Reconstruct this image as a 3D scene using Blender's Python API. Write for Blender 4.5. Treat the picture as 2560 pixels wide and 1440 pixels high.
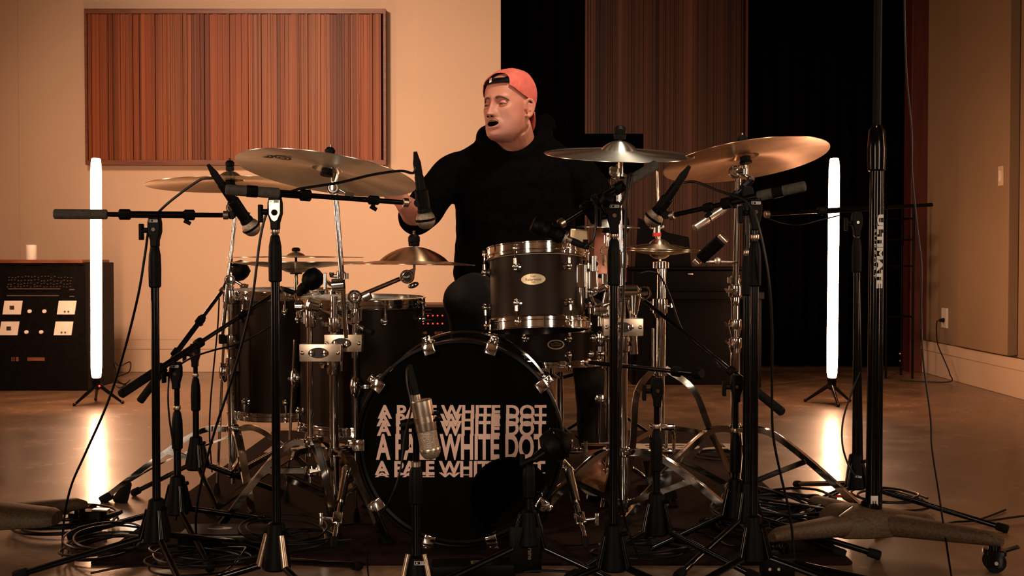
import bpy, bmesh, math, random
from mathutils import Vector, Matrix, noise
random.seed(7)
for o in list(bpy.data.objects):
    bpy.data.objects.remove(o, do_unlink=True)
SC = bpy.context.scene
COL = SC.collection
V = Vector
PI = math.pi

# ------------------------------------------------------------------ camera
F = 2890.0
CAMZ = 0.83
PITCH = math.atan(70.0 / F)
cam_d = bpy.data.cameras.new('camera')
cam_d.sensor_width = 36.0
cam_d.lens = F / 2560.0 * 36.0
cam = bpy.data.objects.new('camera', cam_d)
COL.objects.link(cam)
cam.location = (0, 0, CAMZ)
cam.rotation_euler = (PI / 2 - PITCH, 0, 0)
cam_d.dof.use_dof = False
SC.camera = cam

def P(px, py, D):
    """world point at depth D (metres in front of the camera) seen at a photo pixel"""
    x = (px - 1280.0) / F; y = -(py - 720.0) / F
    c, s = math.cos(PITCH), math.sin(PITCH)
    # camera space (x, y, -1) -> world
    wy = c + s * y
    wz = -s + c * y
    t = D / wy
    return V((x * t, D, CAMZ + wz * t))

def fl(px, D, z=0.0):
    p = P(px, 650, D)
    return V((p.x, p.y, z))

# ------------------------------------------------------------------ view
SC.view_settings.view_transform = 'Standard'
SC.view_settings.look = 'None'
SC.view_settings.gamma = 1.0
SC.view_settings.use_curve_mapping = False
SC.view_settings.exposure = 0.0
SC.cycles.max_bounces = 8
SC.cycles.use_denoising = True

w = bpy.data.worlds.new('world')
SC.world = w
w.use_nodes = True
w.node_tree.nodes['Background'].inputs[0].default_value = (1.0, 0.55, 0.32, 1)
w.node_tree.nodes['Background'].inputs[1].default_value = 0.004

def area(name, loc, target, size, power, color, spread=180, size_y=None):
    l = bpy.data.lights.new(name, 'AREA')
    l.energy = power; l.color = color
    l.shape = 'RECTANGLE' if size_y else 'SQUARE'
    l.size = size
    if size_y: l.size_y = size_y
    l.spread = math.radians(spread)
    o = bpy.data.objects.new(name, l)
    COL.objects.link(o)
    o.location = loc
    o.rotation_euler = (V(target) - V(loc)).to_track_quat('-Z', 'Y').to_euler()
    return o

# studio wash light under the ceiling at left, on the pale wall behind the kit
area('wash_light', (-2.3, 4.3, 3.3), (-0.85, 8.5, 1.1), 0.7, 49, (1.0, 0.60, 0.40), spread=80)
# soft light high at the front left, on the drummer
area('front_light', (-2.5, 1.2, 2.2), (-0.03, 4.0, 1.25), 0.35, 1.2, (1.0, 0.66, 0.47), spread=30)
# small overhead light over the right side of the kit
area('top_light', (0.7, 2.7, 3.2), (0.3, 4.0, 1.0), 0.35, 7, (1.0, 0.80, 0.62), spread=50)
# slim vertical tube lamps at both sides of the room; camera-side strips are added for highlights
# added light behind the camera, brightens the front wall for chrome to reflect
area('rear_fill_light', (0.3, -0.6, 3.45), (0.0, -2.6, 1.3), 0.8, 9, (1.0, 0.66, 0.46), spread=120)
area('strip_light_side_left', (-2.9, 3.4, 1.25), (-0.2, 3.4, 1.0), 0.07, 7, (1.0, 0.58, 0.36), size_y=1.5, spread=100)
area('strip_light_side_right', (2.9, 3.2, 1.25), (0.4, 3.4, 1.0), 0.07, 7, (1.0, 0.58, 0.36), size_y=1.5, spread=100)
area('highlight_strip_front_left', (-1.5, -0.5, 1.45), (-0.3, 3.6, 0.8), 0.34, 10, (1.0, 0.78, 0.58), size_y=1.6, spread=80)  # added strip beside the camera, puts highlights on the chrome
area('highlight_strip_front_right', (1.9, 0.2, 1.5), (0.4, 3.6, 0.8), 0.26, 6.5, (1.0, 0.78, 0.58), size_y=1.6, spread=80)  # its added counterpart on the right, also for highlights

# ------------------------------------------------------------------ materials
MATS = {}
def principled(name, base, rough=0.5, metal=0.0, spec=0.5, **kw):
    m = bpy.data.materials.new(name); m.use_nodes = True
    b = m.node_tree.nodes['Principled BSDF']
    b.inputs['Base Color'].default_value = (*base, 1)
    b.inputs['Roughness'].default_value = rough
    b.inputs['Metallic'].default_value = metal
    b.inputs['Specular IOR Level'].default_value = spec
    for k, v in kw.items():
        b.inputs[k.replace('_', ' ')].default_value = v
    MATS[name] = m
    return m

def nodes(m):
    return m.node_tree.nodes, m.node_tree.links, m.node_tree.nodes['Principled BSDF']

def noise_color(m, c1, c2, scale, stretch=(1, 1, 1), detail=4, lo=0.3, hi=0.7, coord='Object', bump=0.0, bdist=0.002, rough=None):
    N, L, b = nodes(m)
    tc = N.new('ShaderNodeTexCoord'); mp = N.new('ShaderNodeMapping')
    mp.inputs['Scale'].default_value = stretch
    nz = N.new('ShaderNodeTexNoise'); nz.inputs['Scale'].default_value = scale; nz.inputs['Detail'].default_value = detail
    cr = N.new('ShaderNodeValToRGB')
    cr.color_ramp.elements[0].position = lo; cr.color_ramp.elements[0].color = (*c1, 1)
    cr.color_ramp.elements[1].position = hi; cr.color_ramp.elements[1].color = (*c2, 1)
    L.new(tc.outputs[coord], mp.inputs[0]); L.new(mp.outputs[0], nz.inputs['Vector'])
    L.new(nz.outputs['Fac'], cr.inputs[0]); L.new(cr.outputs[0], b.inputs['Base Color'])
    if bump:
        bp = N.new('ShaderNodeBump'); bp.inputs['Strength'].default_value = bump; bp.inputs['Distance'].default_value = bdist
        L.new(nz.outputs['Fac'], bp.inputs['Height']); L.new(bp.outputs[0], b.inputs['Normal'])
    if rough:
        mr = N.new('ShaderNodeMapRange'); mr.inputs['To Min'].default_value = rough[0]; mr.inputs['To Max'].default_value = rough[1]
        L.new(nz.outputs['Fac'], mr.inputs['Value']); L.new(mr.outputs[0], b.inputs['Roughness'])
    return m

chrome = principled('chrome', (0.80, 0.77, 0.72), 0.09, 1.0)
noise_color(chrome, (0.80, 0.78, 0.74), (0.84, 0.82, 0.78), 6, rough=(0.07, 0.10))
brushed = principled('brushed_steel', (0.78, 0.66, 0.54), 0.32, 1.0)
noise_color(brushed, (0.52, 0.41, 0.31), (0.64, 0.51, 0.40), 60, stretch=(1, 1, 12), rough=(0.25, 0.4))
blackmetal = principled('black_metal', (0.010, 0.009, 0.009), 0.22, 0.0, 0.3)
noise_color(blackmetal, (0.0015, 0.0012, 0.0012), (0.003, 0.0025, 0.0025), 40, rough=(0.12, 0.2))
blackmatte = principled('black_plastic', (0.012, 0.011, 0.011), 0.5, 0, 0.10)
noise_color(blackmatte, (0.0018, 0.0015, 0.0015), (0.0035, 0.003, 0.003), 50, rough=(0.42, 0.6))
rubber = principled('rubber', (0.010, 0.009, 0.009), 0.75, 0, 0.2)
noise_color(rubber, (0.003, 0.0025, 0.0025), (0.006, 0.005, 0.005), 80, rough=(0.65, 0.85))
foamgrip = principled('grey_foam', (0.06, 0.055, 0.045), 0.85, 0, 0.25)
noise_color(foamgrip, (0.05, 0.045, 0.038), (0.085, 0.075, 0.06), 90, bump=0.3, bdist=0.001)
cablem = principled('cable_rubber', (0.012, 0.010, 0.010), 0.4, 0, 0.3)
noise_color(cablem, (0.002, 0.0015, 0.0015), (0.004, 0.003, 0.003), 30, rough=(0.32, 0.5))
shellm = principled('drum_shell_lacquer', (0.030, 0.021, 0.015), 0.38, 0, 0.14)
noise_color(shellm, (0.012, 0.0064, 0.003), (0.017, 0.009, 0.0042), 14, stretch=(1, 1, 0.2), rough=(0.42, 0.5))
headwhite = principled('drum_head_white', (0.62, 0.62, 0.60), 0.4)
noise_color(headwhite, (0.56, 0.56, 0.54), (0.68, 0.68, 0.66), 8, rough=(0.35, 0.5))
headblack = principled('drum_head_black', (0.003, 0.003, 0.003), 0.75, 0, 0.05)
noise_color(headblack, (0.0012, 0.0012, 0.0012), (0.002, 0.002, 0.002), 8, rough=(0.7, 0.85))
printm = principled('pink_print', (0.62, 0.40, 0.33), 0.7, 0, 0.2)
noise_color(printm, (0.80, 0.53, 0.44), (0.88, 0.60, 0.50), 6)
whitep = principled('white_paint', (0.75, 0.70, 0.62), 0.5)
noise_color(whitep, (0.70, 0.65, 0.58), (0.80, 0.75, 0.67), 20)
silver = principled('satin_silver', (0.72, 0.62, 0.50), 0.33, 1.0)
noise_color(silver, (0.66, 0.57, 0.46), (0.78, 0.68, 0.56), 40, rough=(0.28, 0.4))
meshm = principled('grille_mesh', (0.45, 0.38, 0.30), 0.45, 0.9)
feltm = principled('felt', (0.02, 0.018, 0.018), 0.95, 0, 0.1)
noise_color(feltm, (0.015, 0.013, 0.013), (0.03, 0.027, 0.025), 120, bump=0.4, bdist=0.001)
redfelt = principled('red_felt', (0.45, 0.03, 0.03), 0.9, 0, 0.1)
noise_color(redfelt, (0.38, 0.02, 0.02), (0.52, 0.05, 0.04), 120, bump=0.4, bdist=0.001)
badge = principled('badge_metal', (0.62, 0.48, 0.30), 0.4, 0.6)
noise_color(badge, (0.58, 0.45, 0.28), (0.68, 0.54, 0.35), 50)
darkink = principled('dark_ink', (0.03, 0.022, 0.016), 0.6)
noise_color(darkink, (0.025, 0.018, 0.013), (0.035, 0.026, 0.02), 50)
walnut = principled('walnut_trim', (0.16, 0.05, 0.022), 0.45)
noise_color(walnut, (0.11, 0.034, 0.015), (0.22, 0.075, 0.034), 6, stretch=(1, 1, 12))
redwood = principled('dark_red_wood', (0.07, 0.012, 0.006), 0.5)
noise_color(redwood, (0.05, 0.008, 0.004), (0.09, 0.017, 0.009), 8, stretch=(10, 10, 0.5))
stickwood = principled('stick_wood', (0.55, 0.36, 0.18), 0.5)
noise_color(stickwood, (0.5, 0.32, 0.16), (0.62, 0.42, 0.22), 20, stretch=(1, 1, 8))

# grille: fine woven bump
def grille():
    N, L, b = nodes(meshm)
    tc = N.new('ShaderNodeTexCoord')
    vo = N.new('ShaderNodeTexVoronoi'); vo.inputs['Scale'].default_value = 800
    cr = N.new('ShaderNodeValToRGB')
    cr.color_ramp.elements[0].position = 0.25; cr.color_ramp.elements[0].color = (0.05, 0.04, 0.03, 1)
    cr.color_ramp.elements[1].position = 0.55; cr.color_ramp.elements[1].color = (0.62, 0.52, 0.40, 1)
    bp = N.new('ShaderNodeBump'); bp.inputs['Strength'].default_value = 0.6; bp.inputs['Distance'].default_value = 0.001
    L.new(tc.outputs['Object'], vo.inputs['Vector'])
    L.new(vo.outputs['Distance'], cr.inputs[0]); L.new(cr.outputs[0], b.inputs['Base Color'])
    L.new(vo.outputs['Distance'], bp.inputs['Height']); L.new(bp.outputs[0], b.inputs['Normal'])
grille()

def cymbal_mat(name, base, rough=0.2, aniso=0.85, streak=0.12):
    m = principled(name, base, rough, 1.0)
    N, L, b = nodes(m)
    b.inputs['Anisotropic'].default_value = aniso; b.inputs['Anisotropic Rotation'].default_value = 0.25
    tg = N.new('ShaderNodeTangent'); tg.direction_type = 'RADIAL'; tg.axis = 'Z'
    L.new(tg.outputs[0], b.inputs['Tangent'])
    tc = N.new('ShaderNodeTexCoord')
    sx = N.new('ShaderNodeVectorMath'); sx.operation = 'LENGTH'
    mp = N.new('ShaderNodeMapping'); mp.inputs['Scale'].default_value = (1, 1, 0)
    L.new(tc.outputs['Object'], mp.inputs[0]); L.new(mp.outputs[0], sx.inputs[0])
    # concentric lathe grooves
    mu = N.new('ShaderNodeMath'); mu.operation = 'MULTIPLY'; mu.inputs[1].default_value = 900
    L.new(sx.outputs['Value'], mu.inputs[0])
    sn = N.new('ShaderNodeMath'); sn.operation = 'SINE'; L.new(mu.outputs[0], sn.inputs[0])
    bp = N.new('ShaderNodeBump'); bp.inputs['Strength'].default_value = 0.08; bp.inputs['Distance'].default_value = 0.0004
    L.new(sn.outputs[0], bp.inputs['Height']); L.new(bp.outputs[0], b.inputs['Normal'])
    nz = N.new('ShaderNodeTexNoise'); nz.inputs['Scale'].default_value = 9; nz.inputs['Detail'].default_value = 5
    L.new(tc.outputs['Object'], nz.inputs['Vector'])
    cr = N.new('ShaderNodeValToRGB')
    cr.color_ramp.elements[0].position = 0.3; cr.color_ramp.elements[0].color = (*[c * (1 - streak) for c in base], 1)
    cr.color_ramp.elements[1].position = 0.7; cr.color_ramp.elements[1].color = (*[min(1, c * (1 + streak)) for c in base], 1)
    L.new(nz.outputs['Fac'], cr.inputs[0]); L.new(cr.outputs[0], b.inputs['Base Color'])
    return m
brass = cymbal_mat('cymbal_bronze', (0.80, 0.68, 0.50), 0.28)
brass_light = cymbal_mat('cymbal_pale_bronze', (0.88, 0.90, 0.82), 0.34)
brass_red = cymbal_mat('cymbal_copper_bronze', (0.72, 0.46, 0.28), 0.30, streak=0.25)

# ------------------------------------------------------------------ mesh builder
def basis(axis, up=None):
    z = V(axis).normalized()
    u = V(up) if up is not None else (V((0, 0, 1)) if abs(z.z) < 0.95 else V((0, 1, 0)))
    x = u.cross(z)
    if x.length < 1e-6: x = V((1, 0, 0)).cross(z)
    x.normalize()
    y = z.cross(x)
    return Matrix((x, y, z)).transposed()

class MB:
    def __init__(s, M=None):
        s.v = []; s.f = []; s.M = M or Matrix.Identity(4)
    def add(s, vs, fs):
        o = len(s.v)
        s.v += [s.M @ V(p) for p in vs]
        s.f += [tuple(i + o for i in f) for f in fs]
        return s
    def ringstack(s, rings, closed=False, caps=True):
        n = len(rings[0]); vs = [p for r in rings for p in r]; fs = []
        m = len(rings)
        for i in range(m if closed else m - 1):
            a = i * n; b = ((i + 1) % m) * n
            for j in range(n):
                k = (j + 1) % n
                fs.append((a + j, a + k, b + k, b + j))
        if caps and not closed:
            fs.append(tuple(reversed(range(n)))); fs.append(tuple(range((m - 1) * n, m * n)))
        return s.add(vs, fs)
    def tube(s, a, b, r, r2=None, n=12):
        a = V(a); b = V(b); B = basis(b - a); r2 = r if r2 is None else r2
        R = []
        for p, q in ((a, r), (b, r2)):
            R.append([p + B @ V((q * math.cos(2 * PI * j / n), q * math.sin(2 * PI * j / n), 0)) for j in range(n)])
        return s.ringstack(R)
    def lathe(s, prof, origin=(0, 0, 0), axis=(0, 0, 1), n=24, caps=True):
        B = basis(axis); o = V(origin)
        R = [[o + B @ V((max(r, 1e-5) * math.cos(2 * PI * j / n), max(r, 1e-5) * math.sin(2 * PI * j / n), z)) for j in range(n)] for r, z in prof]
        return s.ringstack(R, caps=caps)
    def torus(s, c, axis, R, r, n=40, m=8):
        B = basis(axis); c = V(c)
        rings = []
        for i in range(n):
            t = 2 * PI * i / n
            rings.append([c + B @ V(((R + r * math.cos(u)) * math.cos(t), (R + r * math.cos(u)) * math.sin(t), r * math.sin(u))) for u in [2 * PI * j / m for j in range(m)]])
        return s.ringstack(rings, closed=True)
    def sweep(s, pts, r, n=8, closed=False, smooth=6):
        pts = [V(p) for p in pts]
        if smooth: pts = catmull(pts, smooth, closed)
        rs = r if callable(r) else (lambda t: r)
        m = len(pts); rings = []; prev = None
        for i, p in enumerate(pts):
            if closed: t = pts[(i + 1) % m] - pts[i - 1]
            else: t = pts[min(i + 1, m - 1)] - pts[max(i - 1, 0)]
            if t.length < 1e-9: t = V((0, 0, 1))
            t.normalize()
            if prev is None: x = basis(t).col[0].copy()
            else:
                x = prev - t * prev.dot(t)
                if x.length < 1e-6: x = basis(t).col[0].copy()
            x.normalize(); prev = x; y = t.cross(x)
            q = rs(i / max(1, m - 1))
            rings.append([p + (x * math.cos(2 * PI * j / n) + y * math.sin(2 * PI * j / n)) * q for j in range(n)])
        return s.ringstack(rings, closed=closed)
    def strip(s, pts, w, t, up=(0, 0, 1), smooth=5):
        """flat bar following pts, width w across, thickness t"""
        pts = catmull([V(p) for p in pts], smooth) if smooth else [V(p) for p in pts]
        rings = []; m = len(pts)
        for i, p in enumerate(pts):
            d = (pts[min(i + 1, m - 1)] - pts[max(i - 1, 0)]).normalized()
            x = V(up).cross(d)
            if x.length < 1e-5: x = V((1, 0, 0))
            x.normalize(); y = d.cross(x)
            rings.append([p + x * (w / 2 * a) + y * (t / 2 * b) for a, b in ((-1, -1), (1, -1), (1, 1), (-1, 1))])
        return s.ringstack(rings)
    def box(s, c, size, R=None):
        c = V(c); R = R or Matrix.Identity(3)
        vs = [c + R @ V((x * size[0] / 2, y * size[1] / 2, z * size[2] / 2)) for x in (-1, 1) for y in (-1, 1) for z in (-1, 1)]
        return s.add(vs, [(0, 1, 3, 2), (4, 6, 7, 5), (0, 4, 5, 1), (2, 3, 7, 6), (0, 2, 6, 4), (1, 5, 7, 3)])
    def rbox(s, c, size, R=None, r=0.004, n=3):
        """box with rounded vertical (local z) edges"""
        c = V(c); R = R or Matrix.Identity(3); hx, hy, hz = [q / 2 for q in size]
        r = min(r, hx * 0.99, hy * 0.99); pr = []
        for k, (sx, sy) in enumerate(((1, 1), (-1, 1), (-1, -1), (1, -1))):
            for i in range(n + 1):
                t = (k + i / n) * PI / 2
                pr.append(((hx - r) * sx + r * math.cos(t), (hy - r) * sy + r * math.sin(t)))
        e = min(r * 0.4, hz * 0.5)
        rings = []
        for z, k in ((-hz, 1 - e / max(hx, hy)), (-hz + e, 1), (hz - e, 1), (hz, 1 - e / max(hx, hy))):
            rings.append([c + R @ V((x * k, y * k, z)) for x, y in pr])
        return s.ringstack(rings)
    def ball(s, c, r, R=None, n=16, m=10):
        c = V(c); R = R or Matrix.Identity(3)
        if not hasattr(r, '__len__'): r = (r, r, r)
        rings = []
        for i in range(m + 1):
            a = -PI / 2 + PI * i / m
            q = max(math.cos(a), 0.01)
            rings.append([c + R @ V((r[0] * q * math.cos(2 * PI * j / n), r[1] * q * math.sin(2 * PI * j / n), r[2] * math.sin(a))) for j in range(n)])
        return s.ringstack(rings)
    def prism(s, poly, c, R, depth):
        """2D polygon (local xy) extruded along local z by depth, centred"""
        c = V(c); n = len(poly)
        rings = [[c + R @ V((x, y, z)) for x, y in poly] for z in (-depth / 2, depth / 2)]
        return s.ringstack(rings)
    def build(s, name, mat, parent=None, bevel=0.0, sharp=35, loc=None, flat=False):
        me = bpy.data.meshes.new(name)
        o = bpy.data.objects.new(name, me); COL.objects.link(o)
        org = V((0, 0, 0))
        if parent is not None:
            o.parent = parent
            q = parent
            while q is not None:
                org += q.location; q = q.parent
        elif loc is not None:
            org = V(loc); o.location = org
        me.from_pydata([p - org for p in s.v], [], s.f)
        me.materials.append(MATS[mat] if isinstance(mat, str) else mat)
        bm = bmesh.new(); bm.from_mesh(me)
        bmesh.ops.recalc_face_normals(bm, faces=bm.faces)
        bm.to_mesh(me); bm.free()
        if not flat:
            me.shade_smooth(); me.set_sharp_from_angle(angle=math.radians(sharp))
        if bevel:
            md = o.modifiers.new('bevel', 'BEVEL'); md.width = bevel; md.segments = 2; md.limit_method = 'ANGLE'; md.angle_limit = math.radians(40)
        return o

def catmull(pts, k=6, closed=False):
    n = len(pts)
    if n < 3 and not closed: 
        return [pts[0].lerp(pts[-1], i / k) for i in range(k + 1)]
    out = []
    for i in range(n if closed else n - 1):
        if closed: p0, p1, p2, p3 = pts[i - 1], pts[i], pts[(i + 1) % n], pts[(i + 2) % n]
        else: p0, p1, p2, p3 = pts[max(i - 1, 0)], pts[i], pts[i + 1], pts[min(i + 2, n - 1)]
        for j in range(k):
            t = j / k
            out.append(0.5 * ((2 * p1) + (p2 - p0) * t + (2 * p0 - 5 * p1 + 4 * p2 - p3) * t * t + (3 * p1 - p0 - 3 * p2 + p3) * t ** 3))
    if not closed: out.append(pts[-1].copy())
    return out

def tag(o, label=None, cat=None, group=None, kind=None):
    if label: o['label'] = label
    if cat: o['category'] = cat
    if group: o['group'] = group
    if kind: o['kind'] = kind
    return o

def thing(name, label, cat, loc, group=None):
    o = bpy.data.objects.new(name, None); COL.objects.link(o)
    o.location = loc; o.empty_display_size = 0.05
    return tag(o, label, cat, group)

def struct(mb, name, mat, **kw):
    o = mb.build(name, mat, **kw); o['kind'] = 'structure'
    return o

def text_mb(mb, body, size, M, extrude=0.0004, offset=0.0, xs=1.0, ys=1.0, align='CENTER', width=None):
    cu = bpy.data.curves.new('t', 'FONT'); cu.body = body; cu.size = size; cu.extrude = extrude; cu.offset = offset
    cu.align_x = align; cu.align_y = 'CENTER'; cu.resolution_u = 4
    o = bpy.data.objects.new('t', cu); COL.objects.link(o)
    bpy.context.view_layer.update()
    dg = bpy.context.evaluated_depsgraph_get()
    me = bpy.data.meshes.new_from_object(o.evaluated_get(dg))
    vs = [v.co.copy() for v in me.vertices]
    if width and vs:
        x0 = min(v.x for v in vs); x1 = max(v.x for v in vs); xs = width / (x1 - x0)
    fs = [tuple(p.vertices) for p in me.polygons]
    mb.add([M @ V((v.x * xs, v.y * ys, v.z)) for v in vs], fs)
    bpy.data.objects.remove(o, do_unlink=True); bpy.data.curves.remove(cu); bpy.data.meshes.remove(me)
    return mb

def face_cam(c, roll=0.0, axis=None):
    """matrix that lays local xy upright facing -Y at c"""
    M = Matrix.Translation(V(c)) @ Matrix.Rotation(PI / 2, 4, 'X')
    return M @ Matrix.Rotation(roll, 4, 'Z')
# ================================================================== ROOM
wallm = principled('wall_paint', (0.66, 0.50, 0.36), 0.75, 0, 0.2)
noise_color(wallm, (0.64, 0.485, 0.35), (0.68, 0.515, 0.37), 1.5)
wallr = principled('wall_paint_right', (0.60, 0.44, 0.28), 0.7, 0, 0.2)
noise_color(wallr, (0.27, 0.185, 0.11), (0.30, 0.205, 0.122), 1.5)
ceilm = principled('ceiling_paint', (0.10, 0.08, 0.06), 0.9)
noise_color(ceilm, (0.09, 0.07, 0.05), (0.11, 0.09, 0.07), 2)
basem = principled('baseboard_paint', (0.60, 0.46, 0.33), 0.6)
noise_color(basem, (0.58, 0.44, 0.31), (0.62, 0.48, 0.35), 3)
curtm = principled('black_curtain', (0.004, 0.003, 0.003), 0.95, 0, 0.02)
noise_color(curtm, (0.0008, 0.0006, 0.0006), (0.0014, 0.001, 0.001), 20)

floorm = principled('polished_concrete', (0.16, 0.095, 0.055), 0.25, 0, 0.5)
def floor_nodes():
    N, L, b = nodes(floorm)
    tc = N.new('ShaderNodeTexCoord')
    n1 = N.new('ShaderNodeTexNoise'); n1.inputs['Scale'].default_value = 0.9; n1.inputs['Detail'].default_value = 6; n1.inputs['Roughness'].default_value = 0.6
    n2 = N.new('ShaderNodeTexNoise'); n2.inputs['Scale'].default_value = 4; n2.inputs['Detail'].default_value = 9; n2.inputs['Roughness'].default_value = 0.65
    n3 = N.new('ShaderNodeTexNoise'); n3.inputs['Scale'].default_value = 60; n3.inputs['Detail'].default_value = 3
    for n in (n1, n2, n3): L.new(tc.outputs['Object'], n.inputs['Vector'])
    cr = N.new('ShaderNodeValToRGB')
    cr.color_ramp.elements[0].position = 0.38; cr.color_ramp.elements[0].color = (0.09, 0.056, 0.031, 1)
    cr.color_ramp.elements[1].position = 0.62; cr.color_ramp.elements[1].color = (0.27, 0.16, 0.087, 1)
    mx = N.new('ShaderNodeMix'); mx.data_type = 'FLOAT'; mx.inputs[0].default_value = 0.45
    L.new(n1.outputs['Fac'], mx.inputs[2]); L.new(n2.outputs['Fac'], mx.inputs[3])
    L.new(mx.outputs[0], cr.inputs[0]); L.new(cr.outputs[0], b.inputs['Base Color'])
    mr = N.new('ShaderNodeMapRange'); mr.inputs['From Min'].default_value = 0.3; mr.inputs['From Max'].default_value = 0.7
    mr.inputs['To Min'].default_value = 0.42; mr.inputs['To Max'].default_value = 0.58
    b.inputs['Specular IOR Level'].default_value = 0.7; b.inputs['Coat Weight'].default_value = 0.6; b.inputs['Coat Roughness'].default_value = 0.22
    L.new(n2.outputs['Fac'], mr.inputs['Value']); L.new(mr.outputs[0], b.inputs['Roughness'])
    m5 = N.new('ShaderNodeMapRange'); m5.inputs['From Min'].default_value = 0.35; m5.inputs['From Max'].default_value = 0.65; m5.inputs['To Min'].default_value = 0.14; m5.inputs['To Max'].default_value = 0.30
    L.new(n2.outputs['Fac'], m5.inputs['Value']); L.new(m5.outputs[0], b.inputs['Coat Roughness'])
    bp = N.new('ShaderNodeBump'); bp.inputs['Strength'].default_value = 0.07; bp.inputs['Distance'].default_value = 0.002
    ad = N.new('ShaderNodeMath'); ad.operation = 'ADD'; L.new(n2.outputs['Fac'], ad.inputs[0]); L.new(n3.outputs['Fac'], ad.inputs[1])
    L.new(ad.outputs[0], bp.inputs['Height']); L.new(bp.outputs[0], b.inputs['Normal'])
floor_nodes()

def slat_mat(name, dark, mid, light, scale):
    m = principled(name, mid, 0.5, 0, 0.3)
    N, L, b = nodes(m)
    tc = N.new('ShaderNodeTexCoord'); mp = N.new('ShaderNodeMapping'); mp.inputs['Scale'].default_value = (scale, 1, 0.12)
    L.new(tc.outputs['Object'], mp.inputs[0])
    n1 = N.new('ShaderNodeTexNoise'); n1.inputs['Scale'].default_value = 1.0; n1.inputs['Detail'].default_value = 3
    n2 = N.new('ShaderNodeTexNoise'); n2.inputs['Scale'].default_value = 6.0; n2.inputs['Detail'].default_value = 6
    L.new(mp.outputs[0], n1.inputs['Vector']); L.new(mp.outputs[0], n2.inputs['Vector'])
    mx = N.new('ShaderNodeMix'); mx.data_type = 'FLOAT'; mx.inputs[0].default_value = 0.4
    L.new(n1.outputs['Fac'], mx.inputs[2]); L.new(n2.outputs['Fac'], mx.inputs[3])
    cr = N.new('ShaderNodeValToRGB')
    cr.color_ramp.elements[0].position = 0.34; cr.color_ramp.elements[0].color = (*dark, 1)
    cr.color_ramp.elements[1].position = 0.66; cr.color_ramp.elements[1].color = (*light, 1)
    e = cr.color_ramp.elements.new(0.5); e.color = (*mid, 1)
    L.new(mx.outputs[0], cr.inputs[0]); L.new(cr.outputs[0], b.inputs['Base Color'])
    return m
slatm = [slat_mat('slat_wood_%s' % n, *c) for n, c in (
    ('mid', ((0.14, 0.035, 0.010), (0.25, 0.065, 0.019), (0.35, 0.105, 0.034), 14)),
    ('light', ((0.17, 0.052, 0.018), (0.26, 0.088, 0.034), (0.35, 0.125, 0.050), 14)),
    ('dark', ((0.08, 0.021, 0.008), (0.14, 0.038, 0.014), (0.20, 0.060, 0.022), 14)))]

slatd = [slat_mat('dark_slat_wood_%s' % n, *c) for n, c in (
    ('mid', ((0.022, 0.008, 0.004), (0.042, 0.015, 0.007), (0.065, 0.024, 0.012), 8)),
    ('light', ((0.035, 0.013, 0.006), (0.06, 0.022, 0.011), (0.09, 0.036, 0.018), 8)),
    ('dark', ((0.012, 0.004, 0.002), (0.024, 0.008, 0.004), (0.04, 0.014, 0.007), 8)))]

XL, XR, YB, YF, ZC = -4.15, 3.06, 8.57, -2.6, 3.6
AX0, AX1, AY = -0.085, 2.94, 8.97     # dark alcove opening in the back wall
struct(MB().box(((XL + XR) / 2, (YF + AY) / 2 + 0.1, -0.05), (XR - XL + 0.4, AY - YF + 0.5, 0.1)), 'floor', floorm)
struct(MB().box(((XL + XR) / 2, (YF + AY) / 2 + 0.1, ZC + 0.05), (XR - XL + 0.4, AY - YF + 0.5, 0.1)), 'ceiling', ceilm)
struct(MB().box(((XL + AX0) / 2, YB + 0.25, ZC / 2), (AX0 - XL, 0.5, ZC)), 'wall_back', wallm)
struct(MB().box((XL - 0.05, (YF + AY) / 2, ZC / 2), (0.1, AY - YF + 0.4, ZC)), 'wall_left', wallm)
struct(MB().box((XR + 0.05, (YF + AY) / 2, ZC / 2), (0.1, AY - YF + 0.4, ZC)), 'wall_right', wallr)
struct(MB().box(((XL + XR) / 2, YF - 0.05, ZC / 2), (XR - XL, 0.1, ZC)), 'wall_front', wallm)
# back wall of the alcove, hung with black cloth folds
rng = random.Random(3)
mb = MB(); n = 260; ring = []
for i in range(n + 1):
    x = AX0 + (XR - AX0) * i / n
    ring.append((x, AY - 0.03 - 0.022 * math.sin(i * 0.63) - 0.012 * math.sin(i * 0.27 + 1)))
mb.add([(x, y, 0.012) for x, y in ring] + [(x, y, ZC) for x, y in ring] + [(x, AY + 0.05, 0.012) for x, y in ring] + [(x, AY + 0.05, ZC) for x, y in ring],
       [(i, i + 1, n + 2 + i, n + 1 + i) for i in range(n)] + [(2 * (n + 1) + i, 3 * (n + 1) + i, 3 * (n + 1) + i + 1, 2 * (n + 1) + i + 1) for i in range(n)])
tag(mb.build('curtain', curtm, loc=((AX0 + XR) / 2, AY, 0)), 'black curtain hanging across the dark recess behind the drummer', 'curtain')
struct(MB().box(((AX0 + XR) / 2, AY + 0.12, ZC / 2), (XR - AX0 + 0.2, 0.1, ZC)), 'wall_recess', ceilm)
# painted seams on the back wall
def seam(x, zt=ZC, zb=0.27):
    MBs = MB().box((x, YB - 0.002, (zt + zb) / 2), (0.004, 0.004, zt - zb))
    return MBs
struct(seam(P(47, 300, YB).x), 'trim_1', basem)
# dark red jamb of the recess and thin cable channel
struct(MB().box((P(2293, 600, YB).x, YB + 0.04, ZC / 2), (0.125, 0.16, ZC)), 'trim_2', redwood, bevel=0.004)
# pale pilaster in the back wall next to the recess
struct(MB().box((P(1146, 300, YB).x, YB - 0.006, ZC / 2), (P(1252, 0, YB).x - P(1040, 0, YB).x, 0.012, ZC)), 'trim_3', wallm)
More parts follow.
